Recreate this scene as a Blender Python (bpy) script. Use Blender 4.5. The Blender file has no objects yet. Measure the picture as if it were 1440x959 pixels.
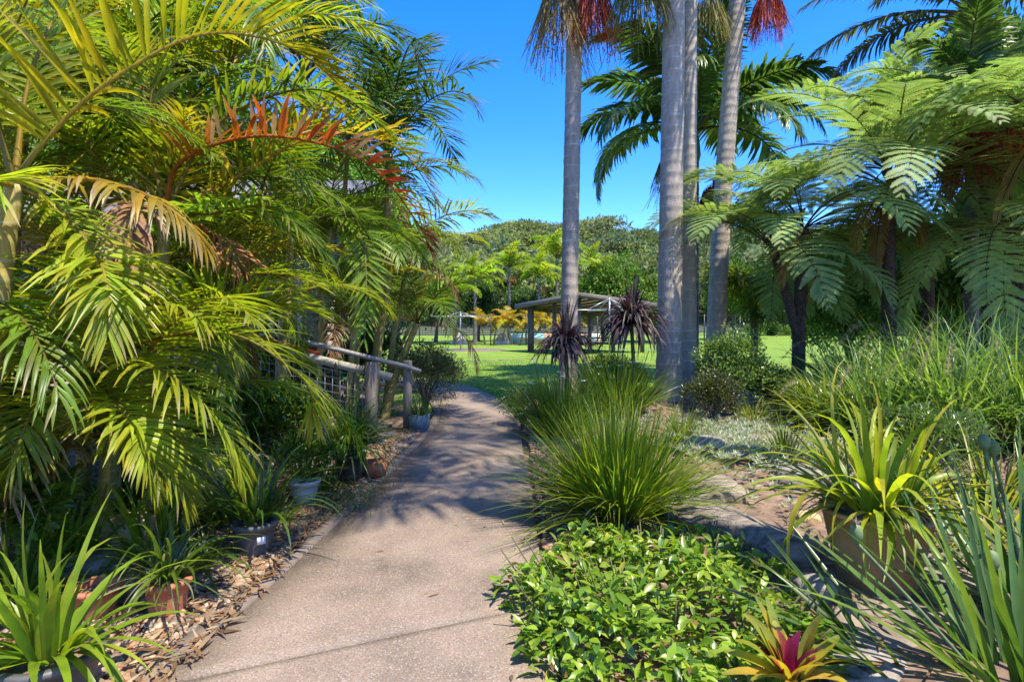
import bpy, math, random
import numpy as np
from mathutils import Vector, noise
rad = math.radians
sc = bpy.context.scene
col = sc.collection
PX = lambda px, py, d: np.array([(px-720)*d/800.0, d, 1.55-(py-455)*d/800.0])   # the survey of the place: bearing, height and distance in metres
def R(s): return np.random.default_rng(s)
def nrm(v):
    v = np.asarray(v, float); return v/np.maximum(np.linalg.norm(v, axis=-1, keepdims=True), 1e-9)

# ------------------------------------------------------------------ mesh building
class MB:
    def __init__(s): s.V=[]; s.Q=[]; s.T=[]; s.C=[]; s.n=0
    def add(s, v, q=None, t=None, c=(.5,.5,.5)):
        v = np.asarray(v, float).reshape(-1,3); c = np.asarray(c, float)
        if c.ndim == 1: c = np.broadcast_to(c, (len(v),3))
        if q is not None and len(q): s.Q.append(np.asarray(q, int).reshape(-1,4)+s.n)
        if t is not None and len(t): s.T.append(np.asarray(t, int).reshape(-1,3)+s.n)
        s.V.append(v); s.C.append(c); s.n += len(v)
    def mesh(s, name, mat, smooth=False):
        V = np.concatenate(s.V); C = np.concatenate(s.C)
        Q = np.concatenate(s.Q) if s.Q else np.zeros((0,4), int)
        T = np.concatenate(s.T) if s.T else np.zeros((0,3), int)
        m = bpy.data.meshes.new(name)
        m.vertices.add(len(V)); m.vertices.foreach_set('co', V.astype(np.float32).ravel())
        li = np.concatenate([Q.ravel(), T.ravel()]).astype(np.int32)
        m.loops.add(len(li)); m.loops.foreach_set('vertex_index', li)
        ls = np.concatenate([np.arange(len(Q))*4, len(Q)*4+np.arange(len(T))*3]).astype(np.int32)
        m.polygons.add(len(ls)); m.polygons.foreach_set('loop_start', ls)
        m.update(calc_edges=True)
        a = m.color_attributes.new('tint', 'FLOAT_COLOR', 'POINT')
        a.data.foreach_set('color', np.concatenate([C, np.ones((len(C),1))], 1).astype(np.float32).ravel())
        if smooth: m.polygons.foreach_set('use_smooth', np.ones(len(ls), bool))
        m.validate()
        m.materials.append(mat)
        return m
    def build(s, name, mat, parent=None, smooth=False, loc=None):
        return link(name, s.mesh(name, mat, smooth), parent, loc)
def link(name, m, parent=None, loc=None, rot=None, scale=None):
    o = bpy.data.objects.new(name, m); col.objects.link(o)
    if parent is not None: o.parent = parent
    if loc is not None: o.location = loc
    if rot is not None: o.rotation_euler = rot
    if scale is not None: o.scale = (scale,)*3 if np.isscalar(scale) else scale
    return o
def tag(o, label=None, cat=None, group=None, kind=None):
    if label: o['label'] = label
    if cat: o['category'] = cat
    if group: o['group'] = group
    if kind: o['kind'] = kind
    return o
def thing(name, label, cat, loc=(0,0,0), rz=0, group=None):
    o = bpy.data.objects.new(name, None); col.objects.link(o)
    o.location = loc; o.rotation_euler = (0,0,rz); o.empty_display_size = .1
    return tag(o, label, cat, group)

def box(mb, c, s, rz=0, col=(.5,.5,.5), M=None):
    v = np.array([[x,y,z] for z in (-.5,.5) for y in (-.5,.5) for x in (-.5,.5)])*np.asarray(s, float)
    if rz:
        a = np.array([[math.cos(rz),-math.sin(rz),0],[math.sin(rz),math.cos(rz),0],[0,0,1]]); v = v@a.T
    if M is not None: v = v@np.asarray(M)      # rows of M: local axes
    mb.add(v+np.asarray(c, float), [[0,2,3,1],[4,5,7,6],[0,1,5,4],[2,6,7,3],[0,4,6,2],[1,3,7,5]], c=col)
def beam(mb, p0, p1, w, h, col=(.5,.5,.5), up=(0,0,1)):
    p0 = np.asarray(p0, float); p1 = np.asarray(p1, float); x = p1-p0; L = np.linalg.norm(x); x = x/L
    y = nrm(np.cross(up, x)); z = np.cross(x, y)
    box(mb, (p0+p1)/2, (L, w, h), M=np.array([x,y,z]), col=col)
def tube(mb, P, r, sides=8, col=(.5,.5,.5), cap=True):
    P = np.asarray(P, float); K = len(P); r = np.broadcast_to(np.asarray(r, float), (K,))
    T = nrm(np.gradient(P, axis=0)); ref = np.array([0,0,1.]) if abs(T[0][2])<.9 else np.array([1.,0,0])
    S = []; s = nrm(np.cross(T[0], ref))
    for k in range(K):
        s = nrm(s - T[k]*np.dot(s, T[k])); S.append(s)
    S = np.array(S); N = np.cross(T, S); a = np.arange(sides)*2*math.pi/sides
    v = P[:,None]+r[:,None,None]*(np.cos(a)[None,:,None]*S[:,None]+np.sin(a)[None,:,None]*N[:,None])
    c = np.asarray(col, float)
    if c.ndim == 2: c = np.repeat(c, sides, 0)
    i = np.arange(K-1)[:,None]*sides; j = np.arange(sides)[None]; j2 = (j+1)%sides
    q = np.stack([i+j, i+j2, i+sides+j2, i+sides+j], -1).reshape(-1,4)
    t = []
    v = v.reshape(-1,3)
    if cap:
        v = np.concatenate([v, P[:1], P[-1:]]); n = K*sides
        if c.ndim == 2: c = np.concatenate([c, c[:1], c[-1:]])
        for j in range(sides): t += [[n, (j+1)%sides, j], [n+1, n-sides+j, n-sides+(j+1)%sides]]
    mb.add(v, q, t, c)
def lathe(mb, prof, seg=28, c=(0,0,0), col=(.5,.5,.5)):
    prof = np.asarray(prof, float); K = len(prof); a = np.arange(seg)*2*math.pi/seg
    v = np.stack([prof[:,0][:,None]*np.cos(a), prof[:,0][:,None]*np.sin(a), np.repeat(prof[:,1][:,None], seg, 1)], -1).reshape(-1,3)+np.asarray(c, float)
    i = np.arange(K-1)[:,None]*seg; j = np.arange(seg)[None]; j2 = (j+1)%seg
    mb.add(v, np.stack([i+j, i+j2, i+seg+j2, i+seg+j], -1).reshape(-1,4), c=col)
def strips(mb, P, D, U, L, W, seg=4, droop=.5, prof=None, fold=0., c0=(.1,.2,.03), c1=None, cexp=1.5, curl=None):
    P = np.array(P, float).reshape(-1,3); N = len(P)
    if N == 0: return
    D = nrm(np.broadcast_to(np.asarray(D, float), (N,3))).copy(); U = np.broadcast_to(np.asarray(U, float), (N,3))
    L = np.broadcast_to(np.asarray(L, float), (N,)); W = np.broadcast_to(np.asarray(W, float), (N,)); dr = np.broadcast_to(np.asarray(droop, float), (N,))
    s = nrm(np.cross(D, U)+1e-6); p = P.copy(); d = D
    t = np.linspace(0, 1, seg+1)
    pf = np.interp(t, np.linspace(0,1,len(prof)), prof) if prof is not None else np.interp(t, [0,.2,.6,1], [.6,1,.75,.05])
    c0 = np.broadcast_to(np.asarray(c0, float), (N,3)); c1 = c0 if c1 is None else np.broadcast_to(np.asarray(c1, float), (N,3))
    k3 = 3 if fold else 2
    V = np.empty((N, seg+1, k3, 3)); C = np.empty((N, seg+1, k3, 3))
    for k in range(seg+1):
        w = (W*pf[k]/2)[:,None]; n = np.cross(s, d)
        if fold:
            V[:,k,0] = p-s*w+n*w*fold; V[:,k,1] = p; V[:,k,2] = p+s*w+n*w*fold
        else:
            V[:,k,0] = p-s*w; V[:,k,1] = p+s*w
        C[:,k] = (c0*(1-t[k]**cexp)+c1*t[k]**cexp)[:,None]
        g = np.zeros((N,3)); g[:,2] = -1
        if curl is not None: g = g + curl
        d = nrm(d+g*(dr/seg*(.4+1.2*t[k]))[:,None]); p = p+d*(L/seg)[:,None]
    b = (np.arange(N)*(seg+1)*k3)[:,None,None]; k = (np.arange(seg)*k3)[None,:,None]; j = np.arange(k3-1)[None,None]
    q = np.stack([b+k+j, b+k+j+1, b+k+k3+j+1, b+k+k3+j], -1).reshape(-1,4)
    mb.add(V.reshape(-1,3), q, c=C.reshape(-1,3))
def curve(ctrl, n=40):
    c = np.asarray(ctrl, float); c = np.concatenate([[2*c[0]-c[1]], c, [2*c[-1]-c[-2]]]); m = len(c)-3; out = []
    for u in np.linspace(0, m-1e-6, n):
        i = int(u); f = u-i; p0,p1,p2,p3 = c[i:i+4]
        out.append(.5*((2*p1)+(-p0+p2)*f+(2*p0-5*p1+4*p2-p3)*f*f+(-p0+3*p1-3*p2+p3)*f**3))
    return np.array(out)
def jit(c, n, rng, a=.25, h=.12):
    c = np.asarray(c, float); f = 1+rng.uniform(-a, a, (n,1)); g = 1+rng.uniform(-h, h, (n,3))
    return np.clip(c*f*g, .002, .9)

# ------------------------------------------------------------------ materials
def newmat(name):
    m = bpy.data.materials.new(name); m.use_nodes = True; nt = m.node_tree; b = nt.nodes['Principled BSDF']
    return m, nt, b
def N(nt, t, **k):
    n = nt.nodes.new(t)
    for a, v in k.items():
        if a in n.inputs.keys(): n.inputs[a].default_value = v
        else: setattr(n, a, v)
    return n
def ramp(nt, fac, stops):
    r = nt.nodes.new('ShaderNodeValToRGB'); e = r.color_ramp.elements
    while len(e) < len(stops): e.new(.5)
    for x, (p, c) in zip(e, stops): x.position = p; x.color = (*c, 1) if len(c)==3 else c
    nt.links.new(fac, r.inputs[0]); return r.outputs[0]
def mixc(nt, a, b, fac, mode='MIX'):
    m = nt.nodes.new('ShaderNodeMix'); m.data_type = 'RGBA'; m.blend_type = mode
    for s, v in ((m.inputs[0], fac), (m.inputs[6], a), (m.inputs[7], b)):
        if hasattr(v, 'is_linked'): nt.links.new(v, s)
        else: s.default_value = v if np.isscalar(v) else (*v, 1)
    return m.outputs[2]
def bump(nt, b, h, s=.3, d=.01):
    n = N(nt, 'ShaderNodeBump', Strength=s, Distance=d); nt.links.new(h, n.inputs['Height']); nt.links.new(n.outputs[0], b.inputs['Normal'])
def leafmat(name, rough=.42, trans=.42, tc=(1.25,1.3,.5), spec=.4, vary=.25):
    m, nt, b = newmat(name); L = nt.links.new
    a = N(nt, 'ShaderNodeAttribute', attribute_name='tint'); oi = nt.nodes.new('ShaderNodeObjectInfo')
    hs = nt.nodes.new('ShaderNodeHueSaturation'); mr = N(nt, 'ShaderNodeMapRange'); mr.inputs[3].default_value = 1-vary; mr.inputs[4].default_value = 1+vary
    L(oi.outputs['Random'], mr.inputs[0]); L(mr.outputs[0], hs.inputs['Value']); L(a.outputs['Color'], hs.inputs['Color'])
    tx = nt.nodes.new('ShaderNodeTexCoord'); no = N(nt, 'ShaderNodeTexNoise', Scale=9., Detail=3.); L(tx.outputs['Object'], no.inputs['Vector'])
    v = ramp(nt, no.outputs['Fac'], [(.3,(.72,.74,.7)),(.7,(1.2,1.16,1.1))])
    c = mixc(nt, hs.outputs[0], v, 1., 'MULTIPLY')
    L(c, b.inputs['Base Color']); b.inputs['Roughness'].default_value = rough; b.inputs['Specular IOR Level'].default_value = spec
    tr = nt.nodes.new('ShaderNodeBsdfTranslucent'); L(mixc(nt, c, tc, 1., 'MULTIPLY'), tr.inputs['Color'])
    mx = nt.nodes.new('ShaderNodeMixShader'); mx.inputs[0].default_value = trans
    L(b.outputs[0], mx.inputs[1]); L(tr.outputs[0], mx.inputs[2]); L(mx.outputs[0], nt.nodes['Material Output'].inputs[0])
    return m
def simple(name, c, rough=.7, var=.25, scale=12., bs=.3, bd=.004, metal=0., c2=None, attr=False, detail=6., stretch=(1,1,1)):
    m, nt, b = newmat(name); L = nt.links.new
    tx = nt.nodes.new('ShaderNodeTexCoord'); mp = nt.nodes.new('ShaderNodeMapping'); mp.inputs['Scale'].default_value = stretch; L(tx.outputs['Object'], mp.inputs[0])
    no = N(nt, 'ShaderNodeTexNoise', Scale=scale, Detail=detail, Roughness=.65); L(mp.outputs[0], no.inputs['Vector'])
    if attr:
        a = N(nt, 'ShaderNodeAttribute', attribute_name='tint')
        v = ramp(nt, no.outputs['Fac'], [(.3,(1-var,)*3),(.7,(1+var,)*3)]); cc = mixc(nt, a.outputs['Color'], v, 1., 'MULTIPLY')
    else:
        c = np.array(c); k = c2 if c2 is not None else c*(1+var)
        cc = ramp(nt, no.outputs['Fac'], [(.3, tuple(c*(1-var))), (.7, tuple(k))])
    L(cc, b.inputs['Base Color']); b.inputs['Roughness'].default_value = rough; b.inputs['Metallic'].default_value = metal
    if bs: bump(nt, b, no.outputs['Fac'], bs, bd)
    return m
def ringmat(name, c, cring, scale, dist=1.2, spot=(.5,.5,.47), bump_s=.5):
    """palm trunk: leaf-scar rings round the stem, lichen spots"""
    m, nt, b = newmat(name); L = nt.links.new
    tx = nt.nodes.new('ShaderNodeTexCoord')
    w = N(nt, 'ShaderNodeTexWave', wave_type='BANDS', bands_direction='Z', Scale=scale, Distortion=dist, Detail=2.); w.inputs['Detail Scale'].default_value = 1.
    L(tx.outputs['Object'], w.inputs['Vector'])
    mp = nt.nodes.new('ShaderNodeMapping'); mp.inputs['Scale'].default_value = (1,1,.35); L(tx.outputs['Object'], mp.inputs[0])
    no = N(nt, 'ShaderNodeTexNoise', Scale=14., Detail=8., Roughness=.7); L(mp.outputs[0], no.inputs['Vector'])
    base = ramp(nt, no.outputs['Fac'], [(.3, tuple(np.array(c)*.62)), (.55, c), (.75, tuple(np.array(c)*1.35))])
    rg = ramp(nt, w.outputs['Fac'], [(.90,(0,0,0)),(.985,(.75,.75,.75))])
    no2 = N(nt, 'ShaderNodeTexNoise', Scale=5., Detail=4.); L(tx.outputs['Object'], no2.inputs['Vector'])
    rg2 = mixc(nt, rg, ramp(nt, no2.outputs['Fac'], [(.42,(.0,)*3),(.66,(1,)*3)]), 1., 'MULTIPLY')
    cc = mixc(nt, base, cring, rg2)
    vo = N(nt, 'ShaderNodeTexNoise', Scale=32., Detail=2.); L(tx.outputs['Object'], vo.inputs['Vector'])
    cc = mixc(nt, cc, spot, ramp(nt, vo.outputs['Fac'], [(.66,(0,)*3),(.72,(.55,)*3)]))
    L(cc, b.inputs['Base Color']); b.inputs['Roughness'].default_value = .8
    ad = N(nt, 'ShaderNodeMath', operation='ADD'); L(no.outputs['Fac'], ad.inputs[0]); L(w.outputs['Fac'], ad.inputs[1])
    bump(nt, b, ad.outputs[0], bump_s, .012)
    return m
M = {}
M['leaf'] = leafmat('leaf_soft', trans=.56, rough=.38)
M['gloss'] = leafmat('leaf_glossy', rough=.33, trans=.46, spec=.55)
M['dull'] = leafmat('leaf_dull', rough=.6, trans=.42, tc=(1.1,1.2,.6), spec=.25)
M['fern'] = leafmat('leaf_fern', rough=.55, trans=.42, tc=(1.15,1.2,.6), spec=.3)
M['dry'] = leafmat('leaf_dry', rough=.7, trans=.3, tc=(1.2,1.,.6), spec=.2)
M['purple'] = leafmat('leaf_purple', rough=.5, trans=.2, tc=(1.3,.8,1.), spec=.3)
M['attr'] = simple('matte_tinted', None, attr=True, rough=.75)
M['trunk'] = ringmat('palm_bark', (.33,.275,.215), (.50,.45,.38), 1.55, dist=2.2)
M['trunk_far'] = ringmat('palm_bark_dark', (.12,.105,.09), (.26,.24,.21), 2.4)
M['cane'] = ringmat('cane_bark', (.30,.24,.06), (.42,.40,.26), 3.2, dist=.6, spot=(.3,.33,.1), bump_s=.25)
M['fernbark'] = simple('fern_bark', (.035,.024,.018), rough=.95, var=.6, scale=38., bs=1., bd=.03, c2=(.13,.085,.055))
M['bark'] = simple('tree_bark', (.10,.08,.06), rough=.9, var=.4, scale=12., bs=.8, bd=.02)
M['shaft'] = simple('crownshaft', (.10,.15,.05), rough=.45, var=.3, scale=5., bs=.1, stretch=(1,1,.2))
M['wood'] = simple('weathered_timber', (.21,.165,.125), rough=.85, var=.4, scale=9., bs=.6, bd=.006, stretch=(6,6,.5))
M['woodx'] = simple('weathered_rail', (.30,.27,.20), rough=.85, var=.4, scale=9., bs=.5, bd=.005, stretch=(.6,6,6))
M['deck'] = simple('deck_timber', (.19,.175,.165), rough=.85, var=.4, scale=10., bs=.5, bd=.004, stretch=(6,.6,6))
M['roofwood'] = simple('pergola_timber', (.10,.08,.065), rough=.85, var=.35, scale=6., bs=.4)
M['galv'] = simple('galvanised_steel', (.42,.42,.42), rough=.42, var=.2, scale=20., bs=.1, metal=.8)
M['rail'] = simple('grey_painted_rail', (.17,.16,.145), rough=.6, var=.45, scale=30., bs=.15)
M['red'] = simple('red_paint', (.52,.055,.02), rough=.5, var=.2, scale=20., bs=.1)
M['black'] = simple('black_fence_paint', (.02,.022,.022), rough=.5, var=.2, bs=.05)
M['terra'] = simple('terracotta', (.38,.125,.06), rough=.8, var=.35, scale=9., bs=.25)
M['clay'] = simple('buff_clay', (.36,.205,.08), rough=.75, var=.35, scale=5., bs=.35, bd=.008)
M['greypot'] = simple('grey_plastic', (.075,.072,.068), rough=.55, var=.2, bs=.08)
M['blackpot'] = simple('black_plastic', (.02,.02,.022), rough=.45, var=.2, bs=.05)
M['whitepot'] = simple('pale_plastic', (.42,.40,.36), rough=.5, var=.15, bs=.05)
M['bluepot'] = simple('bluegrey_glaze', (.11,.16,.165), rough=.5, var=.25, bs=.1)
M['rock'] = simple('sandstone', (.20,.16,.12), rough=.9, var=.5, scale=5., bs=.9, bd=.03, c2=(.31,.245,.18), detail=10.)
M['rockgrey'] = simple('grey_stone', (.13,.11,.085), rough=.9, var=.5, scale=6., bs=.9, bd=.03, c2=(.36,.31,.25), detail=10.)
M['rockyel'] = simple('yellow_stone', (.36,.27,.12), rough=.9, var=.4, scale=6., bs=.7, bd=.02, detail=10.)
M['log'] = simple('weathered_log', (.12,.09,.065), rough=.95, var=.5, scale=7., bs=1., bd=.03, c2=(.33,.27,.21), detail=10., stretch=(.5,3,3))
M['pebble'] = simple('pebble_stone', None, attr=True, rough=.6, var=.25, scale=40., bs=.15)
M['wallpaint'] = simple('grey_weatherboard', (.30,.27,.235), rough=.8, var=.12, scale=3., bs=.1)
M['pinkboard'] = simple('faded_pink_board', (.36,.22,.18), rough=.8, var=.25, scale=6., bs=.2)
M['picket'] = simple('pale_picket', (.42,.39,.30), rough=.8, var=.2, scale=6., bs=.2)
M['roofmetal'] = simple('grey_roof_sheet', (.16,.155,.15), rough=.5, var=.2, scale=2., bs=.1)
M['soil'] = simple('garden_soil', (.105,.066,.042), rough=.95, var=.5, scale=6., bs=1., bd=.03, c2=(.26,.17,.11), detail=12.)
M['hillsoil'] = simple('forest_floor', (.04,.05,.02), rough=.95, var=.4, scale=.2, bs=.3)
M['fluff'] = simple('seed_plume', (.42,.33,.2), rough=.9, var=.3, bs=0)
M['white'] = simple('white_petal', (.75,.74,.76), rough=.6, var=.06, bs=0)

def m_path():
    m, nt, b = newmat('exposed_aggregate'); L = nt.links.new
    tx = nt.nodes.new('ShaderNodeTexCoord'); g = tx.outputs['Object']
    n1 = N(nt, 'ShaderNodeTexNoise', Scale=1.3, Detail=8., Roughness=.68); L(g, n1.inputs['Vector'])
    n2 = N(nt, 'ShaderNodeTexNoise', Scale=90., Detail=4., Roughness=.7); L(g, n2.inputs['Vector'])
    v = N(nt, 'ShaderNodeTexVoronoi', Scale=170.); L(g, v.inputs['Vector'])
    base = ramp(nt, n1.outputs['Fac'], [(.30,(.088,.064,.044)),(.45,(.168,.126,.089)),(.66,(.245,.186,.133))])
    sp = ramp(nt, n2.outputs['Fac'], [(.34,(.6,.58,.56)),(.5,(1,1,1)),(.68,(1.25,1.22,1.18))])
    c = mixc(nt, base, sp, .85, 'MULTIPLY')
    gs = nt.nodes.new('ShaderNodeSeparateColor'); L(v.outputs['Color'], gs.inputs[0])
    c = mixc(nt, c, (.07,.06,.055), ramp(nt, gs.outputs[0], [(.84,(0,)*3),(.9,(.5,)*3)]))
    c = mixc(nt, c, (.36,.30,.26), ramp(nt, gs.outputs[1], [(.88,(0,)*3),(.93,(.5,)*3)]))
    L(c, b.inputs['Base Color']); b.inputs['Roughness'].default_value = .85
    bump(nt, b, n2.outputs['Fac'], .6, .004); return m
M['path'] = m_path()
M['edging'] = simple('smooth_concrete', (.14,.108,.082), rough=.85, var=.3, scale=4., bs=.3, bd=.003, detail=10.)
def m_lawn():
    m, nt, b = newmat('mown_lawn'); L = nt.links.new
    tx = nt.nodes.new('ShaderNodeTexCoord'); g = tx.outputs['Object']
    n1 = N(nt, 'ShaderNodeTexNoise', Scale=.45, Detail=5.); L(g, n1.inputs['Vector'])
    n2 = N(nt, 'ShaderNodeTexNoise', Scale=22., Detail=5., Roughness=.75); L(g, n2.inputs['Vector'])
    a = ramp(nt, n1.outputs['Fac'], [(.3,(.12,.21,.022)),(.55,(.16,.255,.028)),(.75,(.22,.29,.05))])
    c = mixc(nt, a, ramp(nt, n2.outputs['Fac'], [(.3,(.55,.55,.5)),(.7,(1.35,1.3,1.2))]), 1., 'MULTIPLY')
    L(c, b.inputs['Base Color']); b.inputs['Roughness'].default_value = .8; b.inputs['Specular IOR Level'].default_value = .2
    bump(nt, b, n2.outputs['Fac'], .8, .05); return m
M['lawn'] = m_lawn()
def m_mural():
    m, nt, b = newmat('pastel_mural'); L = nt.links.new
    tx = nt.nodes.new('ShaderNodeTexCoord'); mp = nt.nodes.new('ShaderNodeMapping'); mp.inputs['Scale'].default_value = (1,1,2.2); L(tx.outputs['Object'], mp.inputs[0])
    v = N(nt, 'ShaderNodeTexVoronoi', Scale=1.6, distance='CHEBYCHEV', Randomness=.7); L(mp.outputs[0], v.inputs['Vector'])
    s = nt.nodes.new('ShaderNodeSeparateColor'); L(v.outputs['Color'], s.inputs[0])
    c = ramp(nt, s.outputs[0], [(0,(.25,.62,.62)),(.3,(.45,.68,.70)),(.45,(.78,.36,.16)),(.6,(.75,.60,.45)),(.72,(.72,.35,.40)),(.86,(.32,.58,.66)),(1,(.2,.12,.3))])
    L(c, b.inputs['Base Color']); b.inputs['Roughness'].default_value = .7; return m
M['mural'] = m_mural()

# pigments (linear)
GOLD = np.array([.33,.30,.018]); LIME = np.array([.27,.34,.024]); GREEN = np.array([.15,.245,.024]); DEEP = np.array([.07,.135,.03])
YEL = np.array([.48,.33,.022]); ORG = np.array([.6,.22,.02]); RED = np.array([.55,.045,.015]); STRAW = np.array([.42,.32,.2]); BROWN = np.array([.17,.09,.04])

# ------------------------------------------------------------------ setting
def interp(pts, n):
    return curve([(a, b, 0) for a, b in pts], n)[:, :2]
PL = interp([(-1.53,.8),(-1.5,2.3),(-1.40,3.1),(-1.31,4.35),(-1.18,6.6),(-1.13,8.0),(-1.2,9.6),(-1.65,11.6),(-2.6,13.4),(-4.2,15.0),(-7,16.4)], 160)
PR = interp([(.20,.8),(.19,3.0),(.18,3.8),(.17,5.2),(.13,6.65),(.10,8.2),(-.06,10.0),(-.5,12.2),(-1.35,14.3),(-3.2,16.4),(-6.4,18.0)], 160)
def slab(mb, a0, a1, b0, b1, z=.045, n=30, m=6, h=.07):
    """one concrete slab of the path between station a (left edge) and b (right edge)"""
    s = np.linspace(0, 1, n); t = np.linspace(0, 1, m)
    ix = np.arange(160)
    def E(P, u): return np.stack([np.interp(u, ix, P[:,0]), np.interp(u, ix, P[:,1])], -1)
    l = E(PL, a0+(a1-a0)*s); r = E(PR, b0+(b1-b0)*s)
    g = l[:,None]*(1-t)[None,:,None]+r[:,None]*t[None,:,None]
    V = np.concatenate([g, np.full((n,m,1), z)], -1); W = V.copy(); W[...,2] = z-h
    i = np.arange(n-1)[:,None]*m; j = np.arange(m-1)[None]
    q = np.stack([i+j, i+j+1, i+m+j+1, i+m+j], -1).reshape(-1,4); k = n*m
    rim = [x for x in range(m)]+[y*m+m-1 for y in range(1,n)]+[(n-1)*m+x for x in range(m-2,-1,-1)]+[y*m for y in range(n-2,0,-1)]
    side = [[rim[x], k+rim[x], k+rim[(x+1)%len(rim)], rim[(x+1)%len(rim)]] for x in range(len(rim))]
    mb.add(np.concatenate([V.reshape(-1,3), W.reshape(-1,3)]), np.concatenate([q, np.array(side)]))
def station(P, y): return float(np.interp(y, P[:,1], np.arange(160)))
pm = MB(); G = .011
cuts = [(.8,.8),(2.36,3.07),(6.58,6.52),(9.4,9.15),(12.2,12.6),(14.9,16.3)]
for (a,b),(c,d) in zip(cuts[:-1], cuts[1:]):
    slab(pm, station(PL,a+G), station(PL,c-G), station(PR,b+G), station(PR,d-G))
tag(pm.build('path', M['path']), 'pinkish brown concrete path with dark expansion joints curving left towards the lawn', kind='structure')
em = MB()
w = np.concatenate([PL, np.full((160,1), .049)], 1)[:110]; tn = nrm(np.gradient(w, axis=0)); sd = np.stack([-tn[:,1], tn[:,0], tn[:,2]*0], -1)
a = w+sd*.012; b = w+sd*.13; a2 = a-[0,0,.09]; b2 = b-[0,0,.09]
V = np.stack([a2,a,b,b2], 1).reshape(-1,3); i = np.arange(109)[:,None]*4; j = np.arange(3)[None]
em.add(V, np.stack([i+j, i+4+j, i+4+j+1, i+j+1], -1).reshape(-1,4))
tag(em.build('path_edging', M['edging']), kind='structure')

gm = MB(); gm.add([(-500,-60,-.02),(500,-60,-.02),(500,700,-.02),(-500,700,-.02)], [[0,1,2,3]])
tag(gm.build('ground', M['soil']), kind='structure')
# lawn sheet with gentle rise on the right
lm = MB(); xs = np.linspace(-30, 90, 90); ys = np.linspace(9.5, 82, 90)
X, Y = np.meshgrid(xs, ys); Z = .012+.25*np.clip((X-4)/25,0,1)*np.clip((Y-14)/30,0,1)
V = np.stack([X,Y,Z],-1).reshape(-1,3); i = np.arange(89)[:,None]*90; j = np.arange(89)[None]
lq = np.stack([i+j, i+j+1, i+91+j, i+90+j], -1).reshape(-1,4)
cen = V[lq].mean(1); keep = ~((cen[:,0] < -3.4) & (cen[:,1] < 15)); keep &= ~((cen[:,0]>.6)&(cen[:,1]<11.5))
lm.add(V, lq[keep]); tag(lm.build('lawn', M['lawn']), kind='structure')
# raised bed on the right
def bedz(x, y):
    s = np.clip((x-.25)/1.6, 0, 1); s = s*s*(3-2*s); e = np.clip((13-y)/1.8, 0, 1); e = e*e*(3-2*e)
    return (.015+.16*s)*e-.03*(1-e)
def bedh(x, y): return float(bedz(np.array(x), np.array(y)))
bm_ = MB(); xs = np.linspace(.24, 14, 110); ys = np.linspace(.6, 13, 110); X, Y = np.meshgrid(xs, ys)
nz = np.array([noise.fractal(Vector((x*1.7, y*1.7, 3.1)), 1., 2., 5) for x, y in zip(X.ravel(), Y.ravel())]).reshape(X.shape)
Z = bedz(X, Y)+.035*nz*np.clip((X-.24)/.4, 0, 1)
i = np.arange(109)[:,None]*110; j = np.arange(109)[None]
bm_.add(np.stack([X,Y,Z],-1).reshape(-1,3), np.stack([i+j, i+j+1, i+111+j, i+110+j], -1).reshape(-1,4))
tag(bm_.build('garden_bed', M['soil'], smooth=True), kind='structure')
# left bed
bl = MB(); xs = np.linspace(-9, -1.25, 70); ys = np.linspace(.5, 12, 80); X, Y = np.meshgrid(xs, ys)
lx = np.interp(Y, PL[:,1], PL[:,0])
nz = np.array([noise.fractal(Vector((x*2, y*2, 7.7)), 1., 2., 5) for x, y in zip(X.ravel(), Y.ravel())]).reshape(X.shape)
Z = .012+.02*nz+.12*np.clip((lx-1.0-X)/1.5, 0, 1)
Z = np.where(X > lx-.12, -.06, Z)
i = np.arange(79)[:,None]*70; j = np.arange(69)[None]
bl.add(np.stack([X,Y,Z],-1).reshape(-1,3), np.stack([i+j, i+j+1, i+71+j, i+70+j], -1).reshape(-1,4))
tag(bl.build('palm_bed', M['soil'], smooth=True), kind='structure')

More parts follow.
